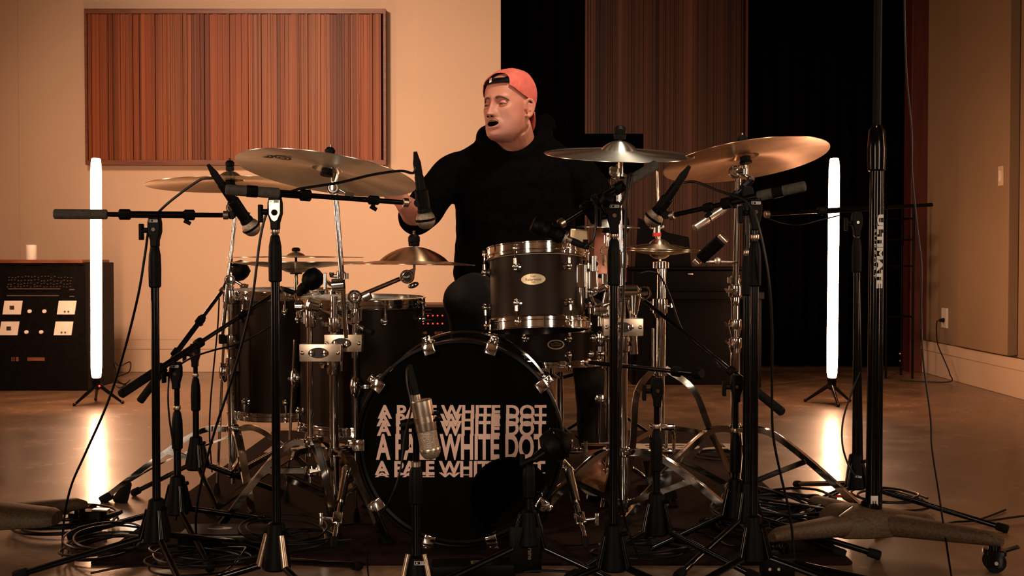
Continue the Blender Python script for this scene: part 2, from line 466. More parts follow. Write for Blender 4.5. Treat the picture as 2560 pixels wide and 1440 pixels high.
# tall baseboards
x0, x1 = XL, AX0
struct(MB().box(((x0 + x1) / 2, YB - 0.014, 0.12), (x1 - x0, 0.028, 0.24)).box(((x0 + x1) / 2, YB - 0.018, 0.205), (x1 - x0, 0.036, 0.07)), 'baseboard_back', basem, bevel=0.004)
struct(MB().box((XR - 0.014, (YF + YB) / 2, 0.12), (0.028, YB - YF - 0.02, 0.24)).box((XR - 0.019, (YF + YB) / 2, 0.205), (0.038, YB - YF - 0.02, 0.07)), 'baseboard_right', basem, bevel=0.004)
struct(MB().box((XL + 0.014, (YF + YB) / 2, 0.12), (0.028, YB - YF - 0.06, 0.24)), 'baseboard_left', basem, bevel=0.004)

# ---- slatted wood acoustic panel on the pale back wall
def slat_panel(label, x0, x1, z0, z1, y, depth, seed, frame_mat, mats, name='wood_panel'):
    t = thing(name, label, 'acoustic panel', ((x0 + x1) / 2, y, z0))
    fw = 0.035
    MB().box(((x0 + x1) / 2, y - depth / 2, z1 - fw / 2), (x1 - x0, depth, fw)).box(((x0 + x1) / 2, y - depth / 2, z0 + fw / 2), (x1 - x0, depth, fw)) \
        .box((x0 + fw / 4, y - depth / 2, (z0 + z1) / 2), (fw / 2, depth, z1 - z0 - 2 * fw)).box((x1 - fw / 4, y - depth / 2, (z0 + z1) / 2), (fw / 2, depth, z1 - z0 - 2 * fw)).build('frame', frame_mat, t)
    MB().box(((x0 + x1) / 2, y - 0.008, (z0 + z1) / 2), (x1 - x0 - fw, 0.012, z1 - z0 - fw)).build('backing', mats[2], t)
    r = random.Random(seed); bs = [MB(), MB(), MB()]
    x = x0 + fw / 2 + 0.004; k = 0
    while x < x1 - fw / 2 - 0.02:
        wd = r.choice((0.010, 0.012, 0.014, 0.018, 0.022, 0.028))
        if r.random() < 0.12: k = r.choice((0, 0, 1, 2))
        kk = k if r.random() < 0.75 else r.choice((0, 1, 2))
        dp = r.choice((0.62, 0.68, 0.75))
        bs[kk].box((x + wd / 2, y - depth * dp / 2 - 0.01, (z0 + z1) / 2), (wd, depth * dp, z1 - z0 - 2 * fw + 0.002))
        x += wd + r.choice((0.0, 0.0015, 0.003))
    for b_, m_ in zip(bs, mats):
        o = b_.build('slats', m_, t, flat=True)
    return t
a = P(224, 410, YB); b_ = P(967, 30, YB)
slat_panel('large wide slatted wood panel mounted on the pale wall at left', a.x, b_.x, P(500, 413, YB - .05).z, P(500, 24, YB - .05).z, YB, 0.085, 5, walnut, slatm)
a = P(1462, 690, AY - .15); b_ = P(1870, 30, AY - .15)
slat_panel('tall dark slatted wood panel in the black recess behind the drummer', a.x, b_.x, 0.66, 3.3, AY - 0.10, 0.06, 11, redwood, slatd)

# ---- right wall: flat pale panel, switch, outlet
t = thing('wall_panel', 'pale flat acoustic panel standing off the right wall, with a small switch', 'acoustic panel', (XR, 7.4, 0.3))
y0, y1 = 6.98, 7.76
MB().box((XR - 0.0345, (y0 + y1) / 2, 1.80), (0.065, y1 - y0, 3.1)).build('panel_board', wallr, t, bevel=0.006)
t = thing('light_switch', 'pale rocker switch plate on the right wall panel', 'switch', (XR - 0.07, 7.08, 1.34))
MB().box((XR - 0.071, 7.08, 1.345), (0.008, 0.075, 0.12)).build('switch_plate', basem, t, bevel=0.002)
MB().box((XR - 0.077, 7.08, 1.345), (0.006, 0.032, 0.065)).build('rocker', whitep, t, bevel=0.001)
t = thing('wall_outlet', 'white outlet plate low on the right wall beside the recess', 'outlet', (XR, 8.15, 0.4))
oz = P(2372, 795, 8.15).z
MB().box((XR - 0.006, 8.15, oz), (0.012, 0.10, 0.14)).build('outlet_plate', whitep, t, bevel=0.002)
t = thing('power_plug', 'black plug pushed into the outlet plate on the right wall', 'plug', (XR - 0.03, 8.15, oz - 0.02))
MB().tube((XR - 0.012, 8.15, oz - 0.015), (XR - 0.05, 8.12, oz - 0.015), 0.016, 0.012).build('plug_body', rubber, t)
mb = MB().sweep([(XR - 0.05, 8.12, oz - 0.015), (XR - 0.10, 8.05, oz - 0.03), (XR - 0.13, 7.95, oz - 0.16), (XR - 0.12, 7.85, oz - 0.27), (XR - 0.10, 7.8, 0.06), (XR - 0.13, 7.75, 0.01), (XR - 0.4, 7.9, 0.006)], 0.004)
mb.build('cord', cablem, t)

# ---- rug
rugm = principled('rug_pile', (0.030, 0.012, 0.008), 0.95, 0, 0.1)
noise_color(rugm, (0.010, 0.0042, 0.003), (0.022, 0.009, 0.006), 60, bump=0.5, bdist=0.003)
RX0, RX1, RY0, RY1 = -1.15, 0.93, 3.12, 5.56
t = thing('rug', 'dark brown drum rug with pale lettering, under the drum kit', 'rug', (0, RY0, 0))
MB().rbox(((RX0 + RX1) / 2, (RY0 + RY1) / 2, 0.004), (RX1 - RX0, RY1 - RY0, 0.008), r=0.02).build('pile', rugm, t)
rugt = principled('rug_lettering', (0.55, 0.42, 0.30), 0.9, 0, 0.1)
noise_color(rugt, (0.45, 0.34, 0.24), (0.6, 0.46, 0.34), 60)
mb = MB()
for cx, cy, wd in ((0.66, 5.05, 0.66), (-0.75, 5.05, 0.62)):
    M = Matrix.Translation((cx, cy, 0.0088)) @ Matrix.Rotation(PI, 4, 'Z')
    text_mb(mb, 'Pearl', 0.32, M, extrude=0.0004, offset=0.008, width=wd)
mb.build('lettering', rugt, t)

# ---- LED tube lights
tubem = bpy.data.materials.new('tube_emission'); tubem.use_nodes = True
N = tubem.node_tree.nodes; N.clear()
em = N.new('ShaderNodeEmission'); ou = N.new('ShaderNodeOutputMaterial')
em.inputs[0].default_value = (1.0, 0.50, 0.27, 1); em.inputs[1].default_value = 52.0
tubem.node_tree.links.new(em.outputs[0], ou.inputs[0])
redled = bpy.data.materials.new('red_led'); redled.use_nodes = True
redled.node_tree.nodes['Principled BSDF'].inputs['Emission Color'].default_value = (1, 0.05, 0.03, 1)
redled.node_tree.nodes['Principled BSDF'].inputs['Emission Strength'].default_value = 2.0
redled.node_tree.nodes['Principled BSDF'].inputs['Base Color'].default_value = (0.3, 0.01, 0.01, 1)
greenled = bpy.data.materials.new('green_led'); greenled.use_nodes = True
greenled.node_tree.nodes['Principled BSDF'].inputs['Emission Color'].default_value = (0.1, 1, 0.1, 1)
greenled.node_tree.nodes['Principled BSDF'].inputs['Emission Strength'].default_value = 1.0
def led_tube(px, label, rot, pxt):
    D = 6.66
    b0 = P(px, 944, D); top = P(pxt, 396, D)
    g = fl(px, D)
    t = thing('tube_light', label, 'light', g, 'glowing tube lights on small tripods')
    ax = (top - b0).normalized(); L_ = (top - b0).length
    MB().lathe([(0.022, 0), (0.025, 0.004), (0.029, 0.03), (0.031, 0.10), (0.031, L_ - 0.10), (0.029, L_ - 0.04), (0.025, L_ - 0.005), (0.022, L_)], b0, ax).build('tube', tubem, t)
    MB().lathe([(0.018, -0.05), (0.024, -0.045), (0.026, -0.004), (0.02, 0.002)], b0, ax).build('end_cap', blackmatte, t)
    MB().tube((g.x, g.y, 0.085), (g.x, g.y, b0.z - 0.045), 0.012).ball((g.x, g.y, 0.10), 0.022).build('stem', blackmetal, t)
    for k in range(3):
        a = rot + k * 2 * PI / 3
        e = g + V((0.15 * math.cos(a), 0.15 * math.sin(a), 0.008))
        MB().tube((g.x, g.y, 0.115), e, 0.013, 0.007).ball(e + V((0, 0, 0.002)), 0.01).build('leg', blackmetal, t)
    if px < 1000: MB().ball((g.x + 0.02, g.y - 0.024, 0.105), 0.006).build('indicator', redled, t)
    return t
led_tube(241, 'glowing warm tube light on mini tripod at left, before the wood panel', -2.2, 240)
led_tube(2080, 'glowing warm tube light on mini tripod at right, before the black curtain', -PI / 2, 2086)
# ================================================================== MICROPHONE STANDS
def plate_text(parent, c, wd=0.022, roll=0.0):
    """small white framed maker's plate, facing the camera"""
    M = face_cam(c, roll)
    mb = MB()
    h = wd * 0.28
    for x, y, a, b in ((0, h / 2, wd, h * .14), (0, -h / 2, wd, h * .14), (-wd / 2, 0, h * .14, h), (wd / 2, 0, h * .14, h)):
        mb.M = M; mb.box((x, y, 0), (a, b, 0.0006))
    mb.M = M; mb.box((wd * .24, 0, 0), (wd * .5, h * .95, 0.0006)); mb.prism([(-wd * .36, h * .28), (-wd * .36, -h * .28), (-wd * .18, 0)], (0, 0, 0), Matrix.Identity(3), 0.0006)
    mb.M = Matrix.Identity(4)
    mb.build('logo_plate', whitep, parent)
    mb2 = MB(); text_mb(mb2, 'DR', h * .95, M @ Matrix.Translation((wd * .24, 0, 0.0005)), extrude=0.0002, width=wd * .36)
    mb2.build('logo_letters', darkink, parent)

def boom_stand(label, px, D, ytop, A, B, leg_az, leg_len=0.36, hub_z=0.13, grip=None, knob_side=-1, cw=0.13, sleeve=0.16, split=None, group=None, plate=True, face='black_metal', mic_joint=True):
    """black tripod boom stand. ytop: photo row of the boom pivot; A counterweight end, B mic end (world points)"""
    g = fl(px, D); piv = P(px, ytop, D)
    A = V(A); B = V(B)
    t = thing('microphone_stand', label, 'microphone stand', g, group)
    H = piv.z
    gz = grip if grip else H - 0.20          # top of the clutch grip
    # lower tube, grip, upper tube
    MB().tube((g.x, g.y, hub_z - 0.03), (g.x, g.y, gz - 0.09), 0.0105, n=16).build('lower_tube', blackmetal, t)
    MB().tube((g.x, g.y, gz - 0.1), (g.x, g.y, H - 0.045), 0.0078, n=14).build('upper_tube', blackmetal, t)
    MB().lathe([(0.0115, 0), (0.0155, 0.004), (0.0162, 0.05), (0.0150, 0.085), (0.011, 0.108), (0.009, 0.112)], (g.x, g.y, gz - 0.112), n=20).build('clutch_grip', blackmatte, t)
    MB().lathe([(0.0098, 0), (0.0108, 0.002), (0.0108, 0.010), (0.0098, 0.012)], (g.x, g.y, gz + 0.004), n=16).build('metal_ring', brushed, t)
    # cone hub and legs
    hb = MB().lathe([(0.0125, 0.075), (0.020, 0.07), (0.030, 0.0), (0.034, -0.035), (0.030, -0.04)], (g.x, g.y, hub_z), n=18)
    hb.tube((g.x + 0.02, g.y - 0.012, hub_z + 0.05), (g.x + 0.035, g.y - 0.02, hub_z + 0.055), 0.006)
    hb.build('hub', blackmatte, t)
    for a in leg_az:
        a = math.radians(a); d = V((math.cos(a), math.sin(a), 0))
        s0 = g + d * 0.022 + V((0, 0, hub_z + 0.045)); s1 = g + d * 0.040 + V((0, 0, hub_z - 0.03)); e = g + d * leg_len + V((0, 0, 0.012))
        lg = MB().tube(s1, e, 0.0085, n=12)
        br = MB().tube(s0, s1, 0.008, 0.0095, n=12)
        o = lg.build('leg', blackmetal, t)
        br.build('leg_rib', brushed if plate == 'gold' else blackmetal, o)
        dd = (e - s1).normalized()
        MB().lathe([(0.010, 0), (0.0125, 0.004), (0.0135, 0.03), (0.012, 0.036)], e - dd * 0.03, dd, n=14).build('rubber_foot', rubber, o)
    # pivot head
    dirb = (B - A).normalized()
    hd = MB()
    hd.prism([(-0.012, 0.012), (0.012, 0.012), (0.0165, -0.01), (0.0165, -0.03), (0.010, -0.052), (0.0085, -0.058), (-0.0085, -0.058), (-0.010, -0.052), (-0.0165, -0.03), (-0.0165, -0.01)], piv + V((0, 0, 0)), basis((0, -1, 0), (0, 0, 1)) @ Matrix.Rotation(0, 3, 'Z'), 0.026)
    M3 = Matrix(((1, 0, 0), (0, 0, -1), (0, 1, 0)))
    hd = MB().prism([(-0.013, 0.004), (0.013, 0.004), (0.0165, -0.012), (0.0165, -0.036), (0.010, -0.058), (0.0095, -0.075), (-0.0095, -0.075), (-0.010, -0.058), (-0.0165, -0.036), (-0.0165, -0.012)], piv, M3, 0.026)
    ph = hd.build('pivot_head', blackmatte, t, bevel=0.003)
    if face != 'black_metal':
        MB().prism([(-0.0125, -0.004), (0.0145, -0.004), (0.0145, -0.036), (0.008, -0.052), (0.001, -0.056), (-0.006, -0.052), (-0.0125, -0.038)], piv + V((0, -0.0145, 0)), M3, 0.003).build('face_plate', MATS[face], t, bevel=0.001)
        MB().tube(piv + V((0.001, -0.014, -0.034)), piv + V((0.001, -0.018, -0.034)), 0.0075).ball(piv + V((0.001, -0.019, -0.034)), 0.0045).build('pivot_bolt', blackmatte, t)
    else:
        MB().tube(piv + V((0.0, -0.012, -0.03)), piv + V((0.0, -0.0155, -0.03)), 0.005).build('pivot_bolt', chrome, t)
    k = piv + V((knob_side * 0.017, 0.0, -0.032))
    MB().tube(k, k + V((knob_side * 0.014, 0, 0)), 0.007).rbox(k + V((knob_side * 0.018, 0, -0.004)), (0.010, 0.022, 0.042), r=0.004).build('tilt_knob', blackmatte, t, bevel=0.002)
    if plate: plate_text(ph, piv + V((0.0, -0.0165 if face != 'black_metal' else -0.0138, -0.008)), 0.022)
    # boom
    pb = A + dirb * ((piv - A).dot(dirb))
    MB().tube(A, B, 0.0063, n=12).build('boom_tube', blackmetal, t)
    s0, s1 = pb - dirb * sleeve * 0.45, pb + dirb * sleeve * 0.55
    MB().tube(s0, s1, 0.0092, n=14).build('boom_sleeve', blackmetal, t)
    for q, l in ((s0, 0.030), (s1, 0.028)):
        MB().lathe([(0.010, -l / 2), (0.0145, -l / 2 + 0.003), (0.0145, l / 2 - 0.003), (0.010, l / 2)], q, dirb, n=10).build('boom_clutch', blackmatte, t)
    dn = V((0, -0.3, -1)).normalized()
    if split:
        q = A.lerp(B, split)
        MB().lathe([(0.008, -0.014), (0.0115, -0.010), (0.0115, 0.010), (0.008, 0.014)], q, dirb, n=10).tube(q, q + dn * 0.019, 0.004).tube(q + dn * 0.016 - dirb * 0.008, q + dn * 0.024 + dirb * 0.008, 0.005).build('boom_clamp', blackmatte, t)
    if cw:
        MB().lathe([(0.010, 0), (0.0128, 0.003), (0.0128, cw - 0.003), (0.0095, cw)], A - dirb * 0.002, dirb, n=18).build('counterweight', foamgrip if cw < 0.14 else rubber, t)
    if mic_joint:
        MB().lathe([(0.007, -0.016), (0.0115, -0.014), (0.0115, -0.002), (0.008, 0)], B, dirb, n=14).build('thread_ring', brushed, t)
    return t

def mic_clip(tip, body_c, axis, parent_name='clip'):
    pass

def dynamic_mic(label, grille_c, tail, scale=1.0, clip_pt=None, group=None, holder=None):
    """handheld style dynamic mic: ball grille at grille_c, connector at tail. clip_pt: where its holder grips"""
    a = V(grille_c); b = V(tail); d = (b - a).normalized(); s = scale
    t = thing('dynamic_microphone', label, 'microphone', a, group)
    L_ = (b - a).length
    MB().lathe([(0.0175 * s, 0.018 * s), (0.0175 * s, 0.024 * s), (0.0145 * s, 0.03 * s), (0.0125 * s, 0.06 * s), (0.0115 * s, L_ - 0.004), (0.010 * s, L_)], a, d, n=22).build('body', blackmatte, t)
    MB().ball(a, (0.024 * s, 0.024 * s, 0.0245 * s), basis(d), n=24, m=16).build('grille', meshm, t)
    MB().lathe([(0.0246 * s, -0.003 * s), (0.0256 * s, -0.002 * s), (0.0256 * s, 0.002 * s), (0.0246 * s, 0.003 * s)], a, d, n=24).build('grille_band', blackmatte, t)
    MB().lathe([(0.0095, 0), (0.0100, 0.003), (0.0100, 0.034), (0.0075, 0.045), (0.0045, 0.062)], b - d * 0.004, d, n=14).build('cable_plug', rubber, t)
    if clip_pt is not None and holder is not None:
        c = V(clip_pt); q = a + d * ((c - a).dot(d))
        # clip belongs to the stand
        cl = MB().lathe([(0.0135 * s, -0.032), (0.0155 * s, -0.030), (0.0165 * s, 0.030), (0.0150 * s, 0.032)], q, d, n=16)
        cl.tube(q, c, 0.009, 0.009); cl.tube(c - V((0, 0.011, 0)), c + V((0, 0.011, 0)), 0.0105)
        cl.build('mic_clip', blackmatte, holder)
    return t, b + d * 0.058

def cable(label, pts, r=0.0032, name='cable', group=None, mat=None, smooth=6):
    mb = MB().sweep(pts, r, n=7, smooth=smooth)
    o = mb.build(name, mat or cablem, loc=V(pts[0]))
    return tag(o, label, 'cable', group)

# A: left front stand, horizontal boom, mic angled over the floor toms
A0 = boom_stand('black boom microphone stand at far left with long level boom, grey foam counterweight', 387, 3.0, 545,
    P(136, 535, 2.93), P(572, 538, 3.02), (183, 60, -60), hub_z=0.135, grip=P(387, 612, 3).z, split=0.76)
gm, tail = P(628, 568, 3.06), P(552, 458, 3.0)
mA, pA = dynamic_mic('black ball-grille microphone slanting down from the far left boom stand', gm, tail, clip_pt=P(578, 538, 3.03), holder=A0)
# B: stand left of centre with the copper-lit pivot face
B0 = boom_stand('black boom microphone stand with pale pivot plate, before the floor toms', 688, 2.75, 496,
    P(566, 474, 2.70), P(1022, 507, 2.84), (187, 65, -50), hub_z=0.13, grip=P(688, 588, 2.75).z, split=0.80, face='brushed_steel', sleeve=0.125, plate='gold', cw=0.125)
gm, tail = P(1064, 549, 2.86), P(1047, 438, 2.84)
mB, pB = dynamic_mic('black ball-grille microphone hanging straight down beneath the largest left cymbal', gm, tail, clip_pt=P(1046, 508, 2.85), holder=B0)
# C: low straight stand before the bass drum with the big silver condenser
g = fl(1040, 2.65)
C0 = thing('microphone_stand', 'short black microphone stand directly before the bass drum', 'microphone stand', g)
MB().tube((g.x, g.y, 0.12), P(1040, 1200, 2.65), 0.0105, n=16).build('lower_tube', blackmetal, C0)
MB().tube(P(1040, 1215, 2.65), P(1041, 1075, 2.65), 0.0078, n=14).build('upper_tube', blackmetal, C0)
MB().lathe([(0.0115, 0), (0.0155, 0.004), (0.0162, 0.045), (0.0150, 0.075), (0.011, 0.085)], P(1040, 1260, 2.65), n=20).build('clutch_grip', blackmatte, C0)
MB().lathe([(0.0098, 0), (0.0115, 0.002), (0.0115, 0.012), (0.0098, 0.014)], P(1040, 1168, 2.65), n=16).build('metal_ring', silver, C0)
MB().lathe([(0.0125, 0.06), (0.020, 0.055), (0.030, 0.0), (0.034, -0.04), (0.030, -0.045)], (g.x, g.y, 0.09), n=18).build('hub', blackmatte, C0)
for a in (215, -35, 90):
    a = math.radians(a); d = V((math.cos(a), math.sin(a), 0))
    s0 = g + d * 0.022 + V((0, 0, 0.155)); s1 = g + d * 0.05 + V((0, 0, 0.045)); e = g + d * 0.30 + V((0, 0, 0.012))
    o = MB().tube(s1, e, 0.0085).build('leg', blackmetal, C0)
    MB().tube(s0, s1, 0.0062, 0.0075).build('leg_rib', brushed, o)
    MB().tube(e - d * 0.03, e, 0.0125).build('rubber_foot', rubber, o)
plate_text(C0, P(1051, 1408, 2.60), 0.027)
hd = MB().tube(P(1003, 1063, 2.63), P(1062, 1052, 2.63), 0.0115).tube(P(1041, 1080, 2.65), P(1041, 1050, 2.65), 0.011)
hd.rbox(P(1012, 1095, 2.64), (0.018, 0.02, 0.055), r=0.005)
hd.torus(P(1072, 1050, 2.63), P(1075, 1130, 2.63) - P(1055, 1010, 2.63), 0.024, 0.0035, n=28, m=6)
hd.torus(P(1069, 1036, 2.63), P(1075, 1130, 2.63) - P(1055, 1010, 2.63), 0.024, 0.003, n=28, m=6)
hd.build('shock_clip', blackmatte, C0)
a = P(1080, 1148, 2.62); b = P(1052, 1000, 2.62); d = (b - a).normalized(); L_ = (b - a).length
t = thing('condenser_microphone', 'large silver cylindrical condenser microphone in front of the bass drum head', 'microphone', a)
MB().lathe([(0.004, 0.0), (0.016, 0.004), (0.0225, 0.014), (0.0235, 0.022)], a, d, n=30).lathe([(0.0235, 0.022), (0.0235, 0.026), (0.0225, 0.027), (0.0225, 0.028)], a, d, n=30).build('grille_cap', meshm, t)
MB().lathe([(0.0226, 0.024), (0.0226, 0.068)], a, d, n=30).build('grille', meshm, t)
MB().lathe([(0.0236, 0.018), (0.0242, 0.020), (0.0242, 0.024), (0.0236, 0.026)], a, d, n=30).build('lower_band', silver, t)
MB().lathe([(0.0225, 0.066), (0.0240, 0.069), (0.0240, L_ - 0.002), (0.0225, L_), (0.019, L_)], a, d, n=32).build('body', silver, t)
MB().tube(a + d * 0.086, a + d * 0.100, 0.0246, n=30).build('body_ring', brushed, t)
c = b + basis(d) @ V((0, 0, 0)) + V((-0.010, -0.0, 0.0))
MB().lathe([(0.0105, -0.002), (0.0110, 0), (0.0110, 0.012), (0.009, 0.013)], c, d, n=18).build('connector_collar', silver, t)
MB().lathe([(0.0085, 0), (0.0088, 0.02), (0.0075, 0.045), (0.0048, 0.07)], c + d * 0.012, d, n=14).build('cable_plug', rubber, t)
pC = c + d * 0.08
# D: low stand right of centre with the round dark kick microphone
g = fl(1322, 3.0)
D0 = thing('microphone_stand', 'low black microphone stand before the bass drum port hole', 'microphone stand', g)
MB().tube((g.x, g.y, 0.12), P(1322, 1180, 3.0), 0.009, n=14).build('lower_tube', blackmetal, D0)
MB().lathe([(0.0115, 0), (0.0155, 0.004), (0.0162, 0.045), (0.0150, 0.075), (0.011, 0.085)], P(1322, 1245, 3.0), n=20).build('clutch_grip', blackmatte, D0)
MB().lathe([(0.0125, 0.06), (0.020, 0.055), (0.028, 0.0), (0.032, -0.03), (0.028, -0.035)], (g.x, g.y, 0.12), n=18).build('hub', blackmatte, D0)
for a in (200, -20, 90):
    a = math.radians(a); d = V((math.cos(a), math.sin(a), 0))
    s0 = g + d * 0.022 + V((0, 0, 0.17)); s1 = g + d * 0.045 + V((0, 0, 0.08)); e = g + d * 0.24 + V((0, 0, 0.012))
    o = MB().tube(s1, e, 0.0080).build('leg', blackmetal, D0)
    MB().tube(s0, s1, 0.006, 0.0075).build('leg_rib', blackmetal, o)
    MB().tube(e - d * 0.03, e, 0.0125).build('rubber_foot', rubber, o)
MB().tube(P(1322, 1185, 3.0), P(1322, 1160, 3.0), 0.011).tube(P(1300, 1162, 3.0), P(1352, 1140, 3.0), 0.009).rbox(P(1306, 1150, 3.0), (0.014, 0.016, 0.03), r=0.004).build('swivel', blackmatte, D0)
t = thing('kick_microphone', 'round dark kick microphone on the low stand at the port hole', 'microphone', P(1390, 1112, 3.0))
c = P(1393, 1110, 3.0); d = (P(1330, 1150, 2.99) - c).normalized()
MB().lathe([(0.020, -0.040), (0.038, -0.032), (0.044, -0.014), (0.043, 0.006), (0.032, 0.024), (0.018, 0.034)], c, -d, n=28).build('head', blackmatte, t)
MB().tube(c + d * 0.028, P(1335, 1148, 3.0), 0.016, 0.0115).build('body', blackmetal, t)
MB().torus(c - d * 0.006, d, 0.0435, 0.0022, n=36, m=6).build('head_rim', blackmetal, t)
# E: right front stand
E0 = boom_stand('black boom microphone stand in front of the drummer\'s left arm, boom rising to the right', 1535, 2.78, 508,
    P(1640, 412, 2.86), P(1398, 562, 2.76), (205, 80, -35), hub_z=0.12, grip=P(1535, 598, 2.78).z, split=0.62, knob_side=-1, cw=0.12, sleeve=0.1)
MB().lathe([(0.009, 0), (0.0125, 0.003), (0.0125, 0.016), (0.009, 0.019)], P(1493, 502, 2.74), (1, 0.2, 0.55), n=16).lathe([(0.010, 0), (0.0145, 0.003), (0.0145, 0.022), (0.010, 0.025)], P(1510, 508, 2.73), (0.35, -0.5, 0.5), n=16).build('side_knob', blackmatte, E0)
c0 = P(1345, 565, 2.78); c1 = P(1420, 598, 2.78); d = (c1 - c0).normalized()
t = thing('tom_microphone', 'stubby black microphone pointing at the rack tom beneath the right boom', 'microphone', c0)
MB().lathe([(0.010, -0.016), (0.019, -0.013), (0.0235, -0.004), (0.0235, 0.010), (0.021, 0.014), (0.0225, 0.018), (0.022, 0.028), (0.018, 0.032)], c0, d, n=24).build('capsule_head', blackmatte, t)
MB().tube(c0 + d * 0.030, c0 + d * 0.068, 0.018, 0.017, n=22).build('body', blackmetal, t)
MB().lathe([(0.012, 0), (0.017, 0.002), (0.017, 0.010), (0.008, 0.012)], c0 + d * 0.064, d, n=20).tube(c0 + d * 0.072, c0 + d * 0.092, 0.0078, n=16).build('connector_collar', silver, t)
MB().lathe([(0.0085, 0), (0.0088, 0.015), (0.0065, 0.035), (0.0042, 0.045)], c0 + d * 0.088, d, n=14).build('cable_plug', rubber, t)
MB().tube(P(1398, 562, 2.76), c0 + d * 0.055 + V((0, 0, 0.012)), 0.007).tube(c0 + d * 0.045, c0 + d * 0.062, 0.0195).build('mic_clip', blackmatte, E0)
pE = c0 + d * 0.13
# F: stand on the right with boom tilted up to the right
F0 = boom_stand('black boom microphone stand right of the kit with pale foam counterweight at right', 1887, 2.85, 500,
    P(2012, 465, 2.80), P(1672, 540, 2.95), (215, 70, -25), hub_z=0.125, grip=P(1887, 603, 2.85).z, split=0.70, knob_side=-1, cw=0.12, sleeve=0.13)
gm, tail = P(1634, 546, 3.0), P(1692, 462, 2.97)
mF, pF = dynamic_mic('black ball-grille microphone above the hi-hat stand, lifted on a boom', gm, tail, clip_pt=P(1665, 538, 2.95), holder=F0)
# small pencil mic on a second stand behind F
G0 = boom_stand('thin black microphone stand just behind the right boom stand, holding a silver pencil microphone', 1868, 3.25, 470,
    P(1880, 452, 3.3), P(1810, 520, 3.24), (230, 100, -10), hub_z=0.13, grip=P(1868, 640, 3.25).z, cw=0, sleeve=0.05, plate=False)
a = P(1736, 571, 3.2); b = P(1822, 515, 3.24); d = (b - a).normalized()
t = thing('pencil_microphone', 'thin silver pencil microphone aimed at the hi-hats', 'microphone', a)
MB().lathe([(0.008, 0), (0.0105, 0.001), (0.0105, 0.052), (0.0098, 0.054), (0.0098, 0.110), (0.008, 0.112)], a, d, n=22).build('body', silver, t)
MB().tube(a + d * 0.050, a + d * 0.054, 0.0108, n=22).build('body_ring', blackmatte, t)
MB().ball(a - d * 0.0, (0.0078, 0.0078, 0.002), basis(d)).build('grille', meshm, t)
# small side microphone pointing at the hi-hats (block shape) clipped to a thin arm
a = P(1742, 655, 3.3); b = P(1805, 598, 3.25); d = (b - a).normalized()
t = thing('block_microphone', 'small black block microphone with pale end, right of the hi-hats', 'microphone', a)
R_ = basis(d, (0, 1, 0))
MB().rbox((a + b) / 2 + d * 0.006, (0.034, 0.026, (b - a).length * 0.8), R_, r=0.005).build('body', blackmatte, t)
MB().rbox(b + d * 0.004, (0.032, 0.025, 0.012), R_, r=0.005).build('end_cap', silver, t)
MB().rbox(a - d * 0.0, (0.022, 0.02, 0.012), R_, r=0.004).build('end_cap', silver, t)
MB().tube(P(1758, 655, 3.3), P(1842, 655, 3.3), 0.004).lathe([(0.006, -0.007), (0.010, -0.005), (0.010, 0.005), (0.006, 0.007)], P(1794, 652, 3.3), (0, -1, 0)).build('clamp_arm', silver, t)
# H: low stand with boom crossing to the snare, behind the right cymbal stand
H0 = boom_stand('low black microphone stand at right, boom sloping down from the snare to a dark counterweight', 1841, 3.3, 940,
    P(1955, 1030, 3.2), P(1590, 735, 3.75), (200, 95, -20), hub_z=0.13, leg_len=0.30, grip=P(1841, 1085, 3.3).z, cw=0.15, sleeve=0.10, plate=False)
# I: low stand at centre right in front of the hi-hat stand
I0 = boom_stand('low black microphone stand directly before the hi-hat stand', 1643, 3.1, 948,
    P(1700, 930, 3.2), P(1465, 905, 3.5), (210, 90, -30), hub_z=0.13, leg_len=0.28, grip=P(1643, 1075, 3.1).z, cw=0, sleeve=0.08, plate=False)
# J: low stand at left with long boom to the right over the floor toms
J0 = boom_stand('low black microphone stand at left with long boom rising right over the floor toms', 440, 3.35, 908,
    P(303, 985, 3.15), P(706, 722, 3.75), (170, 50, -60), hub_z=0.13, leg_len=0.34, grip=P(440, 1028, 3.35).z, cw=0.16, sleeve=0.17, split=0.72)
# K: low stand further back at left
K0 = boom_stand('low black microphone stand behind the left one, short boom to the left cymbal stand', 487, 3.9, 862,
    P(350, 1003, 3.75), P(560, 722, 4.0), (150, 30, -60), hub_z=0.16, leg_len=0.30, grip=P(487, 945, 3.9).z, cw=0.14, sleeve=0.14, split=0.72)
a, b = P(625, 690, 3.9), P(578, 685, 3.9)
def tom_mic(label, c0, c1, holder=None, hp=None):
    c0 = V(c0); c1 = V(c1); d = (c1 - c0).normalized()
    t = thing('tom_microphone', label, 'microphone', c0)
    MB().lathe([(0.012, -0.030), (0.026, -0.026), (0.034, -0.008), (0.034, 0.012), (0.026, 0.028), (0.016, 0.034)], c0, d, n=12).build('capsule_head', blackmatte, t)
    MB().tube(c0 + d * 0.03, c1, 0.017, 0.012, n=16).build('body', rubber, t)
    if holder is not None:
        MB().tube(c1, hp, 0.008).tube(c1 - d * 0.02, c1 - d * 0.035, 0.019).build('mic_clip', blackmatte, holder)
    return t
tom_mic('black tom microphone over the nearer floor tom at left', P(783, 697, 3.72), P(745, 735, 3.74), J0, P(706, 722, 3.75))
tom_mic('small black tom microphone at far left beside the chrome cymbal stand', P(600, 676, 4.0), P(570, 700, 4.0), K0, P(560, 722, 4.0))

